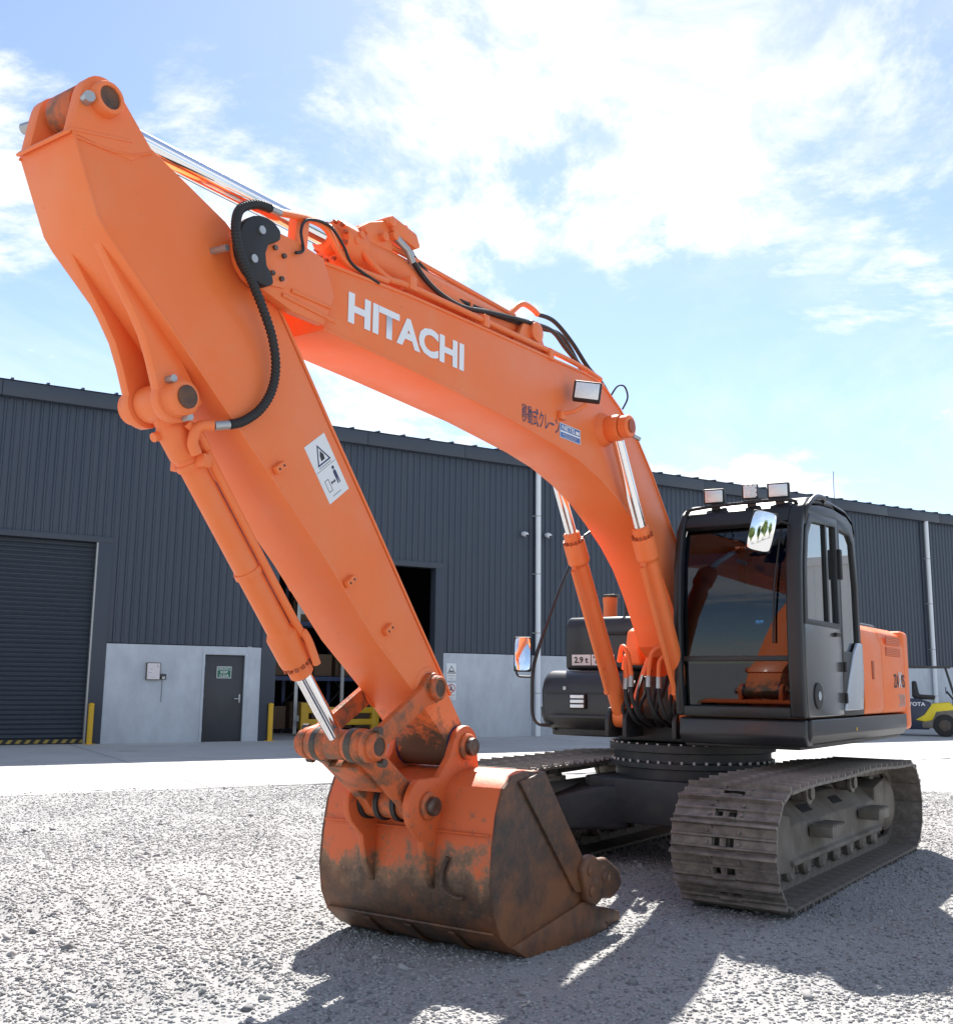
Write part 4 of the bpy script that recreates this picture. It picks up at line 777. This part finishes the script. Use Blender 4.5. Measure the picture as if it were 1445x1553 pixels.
for sg in (1, -1):
    yc = sg*1.075
    TK = empty('track', (0, 0, 0), 0, EX)
    for (p, t) in TP:
        o = bpy.data.objects.new('shoe', SM); link(o, TK); n_ = Vector((t.y, -t.x))   # outward for a clockwise loop seen from +y
        cc = Vector((0, .36)); 
        if n_.dot(p-cc) < 0: n_ = -n_
        X3 = Vector((t.x, 0, t.y)); Z3 = Vector((n_.x, 0, n_.y)); Y3 = Z3.cross(X3)
        Mx = Matrix.Identity(4)
        for i in range(3): Mx[i][0], Mx[i][1], Mx[i][2] = X3[i], Y3[i], Z3[i]
        Mx.translation = Vector((p.x, yc, p.y)); o.matrix_local = Mx
    y_ = lambda q: yc+sg*q      # q outward from track centre
    cs = [(y_(-.17), .60), (y_(-.02), .585), (y_(.15), .44), (y_(.165), .23), (y_(.20), .215), (y_(.20), .18), (y_(-.24), .18), (y_(-.24), .55)]
    FR = MB().prism(cs, -1.18, 1.22, axis='x').obj('track_frame', 'track_frame', TK, .012)
    for x in (.55, -.25):
        mid = Vector((x, y_(.065), .5135)); Tm = Matrix.Translation(mid) @ Matrix.Rotation(sg*math.atan2(.145, .17)*-1, 4, 'X'); MB().box(-.12, .12, -.035, .035, -.004, .004, Tm).obj('mud_slot_shade', 'black_print', FR)  # no opening cut: thin black plate paints the shade inside the slot
    # front idler and its yoke, rear sprocket and drive
    MB().lathe((HX, y_(-.08), ZC), (HX, y_(.08), ZC), [(0, .20), (.01, .29), (.035, .295), (.05, .325), (.11, .325), (.125, .295), (.15, .29), (.16, .20)], 36).obj('idler', 'track_steel', TK)
    MB().prism([(1.12, .20), (1.20, .52), (1.45, .56), (1.72, .46), (1.76, .30), (1.60, .16), (1.25, .14)], *sorted((y_(.11), y_(.17)))).obj('idler_yoke', 'track_frame', TK, .012); MB().prism([(1.12, .20), (1.20, .52), (1.45, .56), (1.72, .46), (1.76, .30), (1.60, .16), (1.25, .14)], *sorted((y_(-.17), y_(-.11)))).obj('idler_yoke', 'track_frame', TK, .012)
    n_t = 21; pr_ = []
    for k in range(n_t*4): a = 2*math.pi*k/(n_t*4); r_ = (.295, .325, .325, .295)[k % 4]; pr_.append((-HX+r_*math.cos(a), ZC+r_*math.sin(a)))
    MB().prism(pr_, *sorted((y_(-.035), y_(.035)))).obj('sprocket', 'track_steel', TK, .004)
    MB().lathe((-HX, y_(-.15), ZC), (-HX, y_(.17), ZC), [(0, .27), (.15, .27), (.19, .24), (.26, .235), (.30, .19), (.32, .12)], 32).obj('final_drive', 'track_frame', TK)
    MB().prism([(-1.10, .20), (-1.15, .55), (-1.45, .60), (-1.52, .36), (-1.40, .18)], *sorted((y_(-.16), y_(.155)))).obj('drive_mount', 'track_frame', TK, .012)
    for k in range(7):
        x = -1.12+k*.375; MB().lathe((x, y_(-.155), .135), (x, y_(.155), .135), [(0, .05), (.02, .075), (.06, .075), (.07, .10), (.095, .10), (.10, .08), (.21, .08), (.215, .10), (.24, .10), (.25, .075), (.29, .075), (.31, .05)], 24).obj('track_roller', 'track_steel', TK)
    for x in (.62, -.55):
        MB().lathe((x, y_(-.10), .635), (x, y_(.16), .635), [(0, .05), (.10, .06), (.12, .07), (.2, .07), (.21, .085), (.235, .085), (.24, .05), (.26, .05)], 22).obj('carrier_roller', 'track_steel', TK)
        MB().box(x-.05, x+.05, min(y_(-.14), y_(-.02)), max(y_(-.14), y_(-.02)), .56, .64).obj('roller_bracket', 'track_frame', TK, .006)
    for x in (.60, -.72):
        st = MB().box(x-.17, x+.17, *sorted((y_(.165), y_(.34))), .335, .415).obj('step', 'track_frame', TK, .01)
        for k in range(7): MB().box(x-.15+k*.047, x-.13+k*.047, *sorted((y_(.19), y_(.34))), .414, .428).obj('step_tooth', 'track_frame', st)
# car body and slew ring
cb = MB(); cb.prism([(-.72, -.62), (-.62, -.72), (.62, -.72), (.72, -.62), (.72, .62), (.62, .72), (-.62, .72), (-.72, .62)], .30, .66, axis='z')
CBY = cb.obj('car_body', 'under_dark', EX, .02)
for sx_ in (-1, 1):
    for sg in (-1, 1):
        a = Vector((sx_*.45, sg*.50)); b = Vector((sx_*.95, sg*1.0)); dd = (b-a).normalized(); nn = Vector((-dd.y, dd.x)); w0, w1 = .30, .22
        v0 = [a-nn*w0, a+nn*w0, b+nn*w1, b-nn*w1]; mb = MB(); mb.add([(q.x, q.y, z) for z, s_ in ((.24, 0), (.62, 1)) for q in v0], [(0, 1, 2, 3), (7, 6, 5, 4), (0, 4, 5, 1), (1, 5, 6, 2), (2, 6, 7, 3), (3, 7, 4, 0)])
        for i in (6, 7): x, y, z = mb.v[i]; mb.v[i] = (x, y, .50)
        mb.obj('body_leg', 'under_dark', CBY, .03, 3)
SR = MB().lathe((0, 0, .64), (0, 0, .98), [(0, .66), (.10, .66), (.11, .70), (.15, .70), (.16, .67), (.23, .67), (.24, .71), (.30, .71), (.31, .66)], 64).obj('slew_ring', 'under_dark', EX)
bm_ = MB().cyl((0, 0, -.004), (0, 0, .018), .014, 6).mesh('ring_bolt', 'zinc')
for k in range(44):
    a = k/44*6.283
    for z, r_ in ((.795, .685), (.935, .695)): bo = link(bpy.data.objects.new('ring_bolt', bm_), SR); bo.location = (r_*math.cos(a), r_*math.sin(a), z)
# --- upper structure
UF = MB().prism([(.20, -1.30), (.20, -.46), (.55, -.44), (.55, .30), (.88, .32), (.88, 1.24), (.55, 1.26), (-2.1, 1.26), (-2.2, .9), (-2.2, -.9), (-2.1, -1.30)], .96, 1.16, axis='z').obj('upper_frame', 'under_dark', EX, .02)
for y in (-1, 1):
    MB().prism([(-.35, 1.15), (.62, 1.15), (.62, 1.28), (.42, 1.55)]+circ(.10, 1.80, .15, -15, 190, 10)+[(-.25, 1.4)], *sorted((y*.225, y*.275))).obj('boom_bracket', 'orange', EX, .01)
    MB().prism([(.5, 1.0), (.86, 1.0), (.86, 1.15), (.80, 1.24), (.68, 1.24), (.5, 1.16)], *sorted((y*.36, y*.40))).obj('cylinder_bracket', 'under_dark', EX, .01); MB().prism([(.5, 1.0), (.86, 1.0), (.86, 1.15), (.80, 1.24), (.68, 1.24), (.5, 1.16)], *sorted((y*.20, y*.24))).obj('cylinder_bracket', 'under_dark', EX, .01)
# skirt under the cab and side
def yz_skirt():
    prof = [(1.335, 1.185), (1.335, 1.06), (1.30, 1.0), (1.22, .985), (1.20, 1.0), (1.20, 1.185)]
    return prof
MB().prism(yz_skirt(), -2.06, .90, axis='x').obj('side_skirt', 'dark_paint', EX, .012, 3)
MB().prism([(.96, 1.185), (.97, 1.05), (.93, .985), (.80, .98), (.80, 1.185)], .31, 1.31).obj('front_skirt', 'dark_paint', EX, .02, 3)
MB().box(-.3, -.27, 1.333, 1.338, 1.075, 1.10).obj('reflector', 'yellow', EX)
# orange side covers, hood, counterweight
for a, b, nm in ((-1.235, -.60, 0), (-2.07, -1.245, 1)):
    SP = MB().prism([(1.10, 1.20), (1.315, 1.20), (1.335, 1.26), (1.33, 1.80), (1.29, 1.93), (1.20, 1.985), (1.10, 1.99)], a, b, axis='x').obj('side_cover', 'orange', EX, .012, 3)
    if nm == 0: MB().box(-.93, -.86, 1.332, 1.339, 1.50, 1.66).obj('cover_handle', 'orange_dark', SP, .004)
    else:
        for z0 in (1.72, 1.825):
            vt = MB().box(-1.93, -1.38, 1.3315, 1.334, z0, z0+.08).obj('vent', 'orange_dark', SP)
            for k in range(5): MB().box(-1.92, -1.39, 1.332, 1.338, z0+.006+k*.016, z0+.013+k*.016).obj('vent_slat', 'orange', vt)
        for tx, x0, w0, h0, mm in (('ZA', -1.62, .19, .125, 'black_print'), ('X', -1.79, .13, .15, 'white_print'), ('IS', -1.915, .13, .125, 'black_print')): text(tx, mm, SP, (x0, 1.3335, 1.43), (-1, 0, 0), (0, 0, 1), w0, h0, bold=.02, lift=.003 if tx != 'X' else .0045)
        text('200', 'zinc', SP, (-1.78, 1.3335, 1.255), (-1, 0, 0), (0, 0, 1), .25, .115, bold=.006, lift=.003)
HD = MB().prism([(-.65, 1.15), (-.65, 1.98), (-.75, 2.04), (-2.05, 2.04), (-2.08, 1.15)], -1.0, 1.09).obj('engine_hood', 'charcoal_paint', EX, .03)
cwp = [(-2.08, -1.335), (-2.08, 1.335), (-2.35, 1.315), (-2.55, 1.15), (-2.68, .7), (-2.74, 0), (-2.68, -.7), (-2.55, -1.15), (-2.35, -1.315)]
MB().prism(cwp, 1.03, 1.98, axis='z').obj('counterweight', 'orange', EX, .05, 4)
# right-hand tank boxes
TB = MB().prism([(-.80, 1.02), (.24, 1.02), (.30, 1.10), (.31, 1.37), (.27, 1.48), (.18, 1.55), (-.80, 1.57)], -1.36, -.50).obj('tool_box', 'dark_paint', EX, .05, 4)
MB().box(.29, .325, -1.30, -.56, 1.345, 1.36).obj('box_seam', 'cab_black', TB); MB().box(.22, .36, -1.24, -.62, 1.125, 1.15).obj('step_plate', 'charcoal_paint', TB, .005)
TL = MB().box(.30, .335, -1.04, -.87, 1.205, 1.345).obj('lamp_housing', 'black_rubber', TB, .012)
for k in range(3): MB().box(.335, .341, -1.025, -.885, 1.217+k*.042, 1.247+k*.042).obj('lamp_lens', 'lens', TL, .004)
MB().cyl((.300, -1.10, 1.39), (.312, -1.10, 1.39), .018, 12).obj('box_lock', 'zinc', TB)
MB().prism([(-1.41, 1.22), (-1.40, 1.13), (-1.34, 1.04), (-1.25, 1.0), (-1.25, 1.05), (-1.31, 1.09), (-1.355, 1.16), (-1.365, 1.22)], -.8, .22, axis='x').obj('box_guard', 'charcoal_paint', TB, .006)
UB = MB().prism([(-.70, 1.56), (-.05, 1.56), (-.045, 1.98), (-.10, 2.06), (-.70, 2.08)], -1.30, -.42).obj('fuel_tank', 'dark_paint', EX, .035, 4)
MB().tube([(-.03, -1.02, 1.90), (0.0, -1.02, 1.90), (0.0, -.62, 1.90), (-.03, -.62, 1.90)], .014, 8).obj('grab_handle', 'black_rubber', UB)
l1 = plate('capacity_label', 'sign_white', UB, (-.046, -1.22, 1.605), (0, 1, 0), (0, 0, 1), .20, .10, .003); text('2.9 t', 'black_print', l1, (-.043, -1.195, 1.625), (0, 1, 0), (0, 0, 1), .15, .06, bold=.03, lift=.0035)
l2 = plate('capacity_label', 'sign_white', UB, (-.046, -1.01, 1.605), (0, 1, 0), (0, 0, 1), .24, .10, .003); text('最大作業半径', 'black_print', l2, (-.043, -.995, 1.67), (0, 1, 0), (0, 0, 1), .20, .022, lift=.0035); text('8.7m', 'black_print', l2, (-.043, -.97, 1.62), (0, 1, 0), (0, 0, 1), .14, .036, bold=.02, lift=.0035)
MB().lathe((-.8, -1.20, 2.0), (-.8, -1.20, 2.34), [(0, .07), (.24, .07), (.25, .075), (.30, .075), (.31, .06)], 20).obj('exhaust_stack', 'orange', EX); MB().box(-.88, -.74, -1.25, -1.12, 2.31, 2.335).obj('rain_flap', 'steel_dark', EX, .004)
MB().prism([(.12, 1.60), (.30, 1.60), (.34, 1.75), (.30, 1.90), (.2, 1.94), (.10, 1.85)], -.47, -.33).obj('hose_cover', 'orange', EX, .03, 3)
# handrail and mirror on the right
MB().tube(catmull([(.28, -1.26, 1.05), (.33, -1.36, 1.06), (.34, -1.42, 1.13), (.33, -1.435, 1.30), (.32, -1.43, 1.55), (.28, -1.38, 1.80), (.05, -1.29, 2.35), (-.22, -1.22, 2.80), (-.32, -1.20, 2.90), (-.42, -1.17, 2.93), (-.70, -1.08, 2.93), (-.82, -1.05, 2.85), (-.84, -1.04, 2.5), (-.84, -1.04, 2.05)], 6), .017, 10).obj('handrail', 'dark_paint', EX)
MB().tube(catmull([(.33, -1.43, 1.49), (.36, -1.50, 1.49), (.38, -1.56, 1.50), (.39, -1.575, 1.56), (.39, -1.575, 1.72)], 5), .010, 8).obj('mirror_arm', 'black_rubber', EX)
Tm = Matrix.Translation((.42, -1.485, 1.70)) @ Matrix.Rotation(R(30), 4, 'Z') @ Matrix.Rotation(R(-9), 4, 'Y'); MR = MB().box(-.035, 0, -.082, .082, -.165, .165, Tm).obj('side_mirror', 'black_rubber', EX, .02, 3); bulge('mirror_glass', Tm, .145, .31, .010, MR)
# hydraulic clutter between cab and tool box
for (x, y0, z0, pts) in ((.80, 0, 0, [(.78, -.30, 1.62), (.84, -.24, 1.74), (.88, -.17, 1.68), (.90, -.13, 1.50)]), (.80, 0, 0, [(.74, -.28, 1.56), (.82, -.22, 1.66), (.88, -.19, 1.62), (.90, -.18, 1.48)]), (.8, 0, 0, [(.80, .26, 1.66), (.86, .16, 1.74), (.90, .06, 1.68), (.91, .03, 1.50)]), (.8, 0, 0, [(.80, .24, 1.58), (.86, .19, 1.66), (.90, .13, 1.62), (.91, .12, 1.49)])):
    c_ = catmull(pts, 6); MB().tube(c_, .02, 10).obj('hose_elbow', 'orange', EX); e_ = c_[-1]; MB().cyl(e_, e_+Vector((.005, 0, -.09)), .023, 10).obj('hose_ferrule', 'zinc', EX)
    MB().tube(catmull([e_+Vector((.005, 0, -.09)), e_+Vector((.02, .02, -.2)), e_+Vector((-.05, .06, -.34)), e_+Vector((-.3, .08, -.40))], 6), .018, 8).obj('hydraulic_hose', 'black_rubber', EX)
for k in range(7):
    a = -.24+.075*k; MB().tube(catmull([(.62, a, 1.45+.05*(k % 3)), (.76, a+.03, 1.38), (.84, a+.05*(k % 2), 1.22), (.70, a+.04, 1.10), (.4, a, 1.12)], 6), .016, 8).obj('hydraulic_hose', 'black_rubber', EX)
MB().box(.30, .62, -.17, .17, 1.14, 1.50).obj('valve_body', 'steel_dark', EX, .02); MB().prism([(.55, 1.2), (.78, 1.2), (.80, 1.40), (.70, 1.52), (.55, 1.5)], .14, .27).obj('swing_valve', 'orange', EX, .015)
# --- cab
CAB = empty('cab', (0, 0, 0), 0, EX)
fr_ = [(.95, 1.20), (.975, 1.55), (.975, 1.95), (.945, 2.35), (.885, 2.62), (.80, 2.76), (.66, 2.835), (.45, 2.865)]
rf_ = fr_[5:]+[(.1, 2.885), (-.3, 2.87), (-.47, 2.82), (-.55, 2.70)]
Y0, Y1 = .31, 1.33
def seg_of(z0, z1):      # part of the front curve between two heights
    zs = sorted({z0, z1} | {z for _, z in fr_ if z0 < z < z1}); X0 = [x for x, _ in fr_]; Z0 = [z for _, z in fr_]
    return [(float(np.interp(z, Z0, X0)), z) for z in zs]
MB().ribbon(seg_of(1.20, 2.80), 1.215, Y1, .07).obj('front_post', 'cab_black', CAB, .02, 3); MB().ribbon(seg_of(1.20, 2.80), Y0, .375, .07).obj('front_post', 'cab_black', CAB, .02, 3)
MB().ribbon(seg_of(1.20, 1.275), .374, 1.216, .06).obj('front_sill', 'cab_black', CAB, .006); MB().ribbon(seg_of(2.655, 2.80), .374, 1.216, .06).obj('front_header', 'cab_black', CAB, .006); MB().ribbon([(x+.004, z) for x, z in seg_of(1.615, 1.655)], .374, 1.216, .03).obj('window_divider', 'cab_black', CAB, .004)
MB().ribbon([(x-.014, z) for x, z in seg_of(1.645, 2.67)], .37, 1.22, .006).obj('front_window', 'glass_front', CAB); MB().ribbon([(x-.014, z) for x, z in seg_of(1.27, 1.62)], .37, 1.22, .006).obj('lower_window', 'glass_front', CAB)
MB().ribbon(rf_, Y0+.01, Y1-.01, .06).obj('roof', 'cab_black', CAB, .03, 3)
MB().prism([(-.12, 2.88), (-.40, 2.86), (-.44, 2.91), (-.1, 2.93)], Y0+.15, Y1-.15).obj('roof_hatch', 'cab_black', CAB, .02)
# left wall: door with window, rear quarter
def ringpts(P_, k): 
    cx0 = sum(p[0] for p in P_)/len(P_); cz0 = sum(p[1] for p in P_)/len(P_); return [(x+(cx0-x)*k[0], z+(cz0-z)*k[1]) for x, z in P_]
MB().prism([(.93, 1.20), (.955, 1.55), (.955, 1.90), (.02, 1.90), (.02, 1.20)], 1.275, Y1).obj('door_panel', 'door_grey', CAB, .012, 3)
outer = [(.955, 1.89), (.925, 2.35), (.865, 2.62), (.76, 2.755), (.02, 2.80), (.02, 1.89)]; inner = [(.885, 1.935), (.86, 2.33), (.80, 2.57), (.70, 2.69), (.085, 2.725), (.085, 1.935)]
DRF = MB().ring(outer, inner, 1.275, Y1+.004).obj('door_frame', 'cab_black', CAB, .008); MB().prism(inner, 1.30, 1.306).obj('door_window', 'glass_side', CAB)
MB().box(.30, .34, 1.30, 1.325, 1.93, 2.72).obj('window_bar', 'cab_black', CAB)
outer = [(.012, 1.20), (.012, 2.81), (-.38, 2.80), (-.50, 2.70), (-.56, 2.30), (-.57, 1.20)]; inner = [(-.04, 1.72), (-.04, 2.72), (-.34, 2.71), (-.43, 2.64), (-.49, 2.28), (-.50, 1.72)]
MB().ring(outer, inner, 1.28, Y1).obj('quarter_frame', 'cab_black', CAB, .01); MB().prism(inner, 1.30, 1.306).obj('quarter_window', 'glass_side', CAB)
QP_ = MB().prism([(.02, 1.24), (-.50, 1.24), (-.565, 1.5), (-.56, 1.80), (-.42, 1.80), (-.28, 1.70), (-.12, 1.48)], 1.315, 1.345).obj('quarter_panel', 'silver', CAB, .012, 3)
MB().prism(circ(.72, 1.36, .10, 0, 340, 17), 1.325, 1.345).obj('kick_lamp', 'black_rubber', CAB, .008); MB().prism(circ(.72, 1.36, .035, 0, 330, 11), 1.34, 1.35).obj('kick_lens', 'silver', CAB)
MB().box(.10, .22, 1.33, 1.35, 1.83, 1.86).obj('door_handle', 'black_rubber', CAB, .006); MB().box(.0, .05, 1.33, 1.36, 2.30, 2.55).obj('door_hinge', 'black_rubber', CAB, .008)
for z in (1.30, 1.55): MB().cyl((-.02, 1.338, z), (-.02, 1.338, z+.08), .014, 10).obj('panel_hinge', 'black_rubber', CAB)
MB().prism([(.80, 2.70), (.76, 2.79), (.66, 2.828), (.45, 2.858), (.1, 2.878), (-.3, 2.862), (-.46, 2.81), (-.50, 2.70), (-.38, 2.79), (.02, 2.79), (.76, 2.75)], 1.272, 1.326).obj('roof_side', 'cab_black', CAB, .006)
# right and rear walls
MB().ring([(.93, 1.20), (.955, 1.9), (.86, 2.62), (.70, 2.78), (-.45, 2.80), (-.56, 1.20)], [(.86, 1.60), (.87, 1.9), (.79, 2.55), (.66, 2.70), (-.40, 2.70), (-.48, 1.60)], Y0, Y0+.05).obj('right_wall', 'cab_black', CAB); MB().prism([(.87, 1.59), (.88, 1.9), (.80, 2.56), (.66, 2.71), (-.41, 2.71), (-.49, 1.59)], Y0+.02, Y0+.026).obj('right_window', 'glass_front', CAB)
MB().ring([(Y0, 1.20), (Y1-.02, 1.20), (Y1-.02, 2.75), (Y0, 2.75)], [(Y0+.09, 1.85), (Y1-.11, 1.85), (Y1-.11, 2.66), (Y0+.09, 2.66)], -.575, -.53, axis='x').obj('rear_wall', 'cab_black', CAB); MB().box(-.56, -.554, Y0+.08, Y1-.1, 1.84, 2.67).obj('rear_window', 'glass_front', CAB)
MB().box(-.53, .92, Y0+.03, Y1-.06, 1.19, 1.23).obj('floor', 'floor_mat', CAB)
MB().prism([(-.30, 1.52), (.22, 1.55), (.27, 1.62), (.20, 1.68), (-.25, 1.66)], .58, 1.06).obj('seat_cushion', 'seat', CAB, .04, 3); MB().prism([(-.28, 1.62), (-.16, 1.64), (-.28, 2.22), (-.40, 2.20)], .58, 1.06).obj('seat_backrest', 'seat', CAB, .05, 3); MB().prism([(-.30, 2.24), (-.22, 2.25), (-.26, 2.46), (-.36, 2.45)], .68, .96).obj('headrest', 'seat', CAB, .03, 3)
MB().box(-.2, .1, .66, .98, 1.22, 1.53).obj('seat_base', 'interior', CAB, .02)
for y in (.47, 1.16):
    MB().prism([(-.25, 1.30), (.30, 1.30), (.36, 1.72), (.28, 1.78), (-.25, 1.74)], y-.09, y+.09).obj('console', 'interior', CAB, .02); MB().tube([(.28, y, 1.76), (.32, y, 1.92)], [.014, .024], 8).obj('joystick', 'black_rubber', CAB)
for y in (.70, .84):
    MB().tube([(.52, y, 1.23), (.56, y, 1.55), (.52, y, 1.78)], .012, 8).obj('travel_lever', 'black_rubber', CAB); MB().box(.48, .70, y-.05, y+.05, 1.27, 1.29).obj('pedal', 'steel_dark', CAB, .005)
MB().box(.70, .76, .40, .60, 1.72, 1.90).obj('monitor', 'black_rubber', CAB, .012)
MB().tube([(.94, 1.17, 2.62), (.99, 1.12, 2.2), (1.0, 1.10, 1.75)], .008, 6).obj('wiper', 'black_rubber', CAB)
# roof lamps, mirror and rails
for y, ld in ((.58, False), (.88, True), (1.11, False)):
    T = Matrix.Translation((.80, y, 2.945 if not ld else 2.955)) @ Matrix.Rotation(R(12), 4, 'Z') @ Matrix.Rotation(R(6), 4, 'Y'); w_ = .125 if ld else .17
    lamp('roof_lamp', CAB, T, w_, .125, .07, ld); MB().box(.74, .78, y-.03, y+.03, 2.80, 2.89).obj('lamp_bracket', 'steel_dark', CAB)
MB().tube(catmull([(.84, .36, 2.70), (.86, .37, 2.82), (.84, .5, 2.85), (.84, .8, 2.86), (.84, 1.15, 2.86), (.80, 1.26, 2.84)], 5), .014, 8).obj('lamp_rail', 'black_rubber', CAB)
MB().tube(catmull([(.955, .325, 1.35), (1.0, .32, 1.42), (1.005, .32, 2.0), (.97, .32, 2.45), (.91, .325, 2.62), (.86, .33, 2.68)], 6), .012, 8).obj('grab_rail', 'black_rubber', CAB)
MB().tube(catmull([(.84, 1.31, 2.66), (.82, 1.345, 2.80), (.62, 1.345, 2.90), (.40, 1.345, 2.92), (.30, 1.30, 2.89)], 6), .018, 10).obj('roof_rail', 'dark_paint', CAB)
T = Matrix.Translation((1.10, 1.075, 2.585)) @ Matrix.Rotation(R(20), 4, 'Z') @ Matrix.Rotation(R(2), 4, 'Y') @ Matrix.Rotation(R(-14), 4, 'X')
MR = MB().box(-.03, 0, -.095, .095, -.155, .155, T).obj('front_mirror', 'black_rubber', CAB, .02, 3); bulge('mirror_glass', T, .178, .30, .016, MR)
MB().tube([(1.08, 1.10, 2.60), (1.03, 1.20, 2.66), (.90, 1.26, 2.64)], .009, 8).obj('mirror_arm', 'black_rubber', CAB)
MB().tube([(-.40, 1.20, 2.85), (-.42, 1.20, 3.30)], .003, 5).obj('aerial', 'black_rubber', CAB)

# ------------------------------------------------------------------ across the yard (seen in the cab glass and mirrors)
CN = tag(empty('container', (-11.6, 6.3, 0), R(90)), 'white steel container standing across the yard, mirrored in the cab door', 'container')
mb = MB(); prof = []
for i in range(30): x = -4.5+i*.3; prof += [(x, 0), (x+.12, 0), (x+.15, .04), (x+.27, .04)]
vs = []
for x, h in prof: vs += [(x, -1.2+h, .15), (x, -1.2+h, 3.7)]
mb.add(vs, [(2*i, 2*i+2, 2*i+3, 2*i+1) for i in range(len(prof)-1)]); mb.obj('side_wall', 'sign_white', CN, smooth=False)
mb = MB(); mb.box(-4.55, 4.55, -1.1, 1.2, .15, 3.65); mb.obj('body', 'sign_white', CN); MB().box(-4.6, 4.6, -1.24, 1.24, 3.66, 3.82).obj('top_rail', 'sign_white', CN, .01); MB().box(-4.6, 4.6, -1.24, 1.24, .0, .16).obj('bottom_rail', 'charcoal_paint', CN, .01)
mat('leaf', (.05, .10, .02), .6, col2=(.10, .14, .02), vscale=2); mat('bark', (.08, .06, .045), .9)
K = 2600; c = rng.normal(size=(14, 3))*np.array([1.3, 1.3, 1.5])+np.array([0, 0, 5.2]); ix = rng.integers(0, 14, K); P0 = c[ix]+rng.normal(size=(K, 3))*.75; vs = []; fs = []
for i in range(K):
    u = Vector(rng.normal(size=3)).normalized(); v = u.orthogonal().normalized(); q0 = Vector(P0[i]); s_ = .22+.16*rng.random(); vs += [q0-u*s_, q0+v*s_*.6, q0+u*s_, q0-v*s_*.6]; fs.append((4*i, 4*i+1, 4*i+2, 4*i+3))
cm = bpy.data.meshes.new('crown'); cm.from_pydata([tuple(v) for v in vs], [], fs); cm.materials.append(MATS['leaf'])
tm = MB(); tm.tube([(0, 0, 0), (.05, 0, 1.8), (0, .1, 3.4), (.1, .1, 5.6)], [.24, .18, .13, .04], 9)
for q_ in ((1.3, .4, 4.8), (-1.2, .6, 5.0), (.2, -1.3, 5.2)): tm.tube([(0, .05, 2.7), tuple(Vector(q_)*.6+Vector((0, 0, 1.2))), q_], [.10, .06, .02], 7)
tm = tm.mesh('trunk', 'bark')
for k, (x, y, h) in enumerate(((44, 30, 1.2), (50, 22, 1.5), (47, 14, 1.1), (55, 6, 1.4), (38, 40, 1.0), (-24, 32, 1.2))):
    e = tag(empty('tree', (x, y, 0), k*1.3), 'broad leafy green tree at the far side of the yard', 'tree', 'trees across the yard'); e.scale = (h, h, h)
    link(bpy.data.objects.new('crown', cm), e); link(bpy.data.objects.new('trunk', tm), e)

S.render.engine = 'CYCLES'
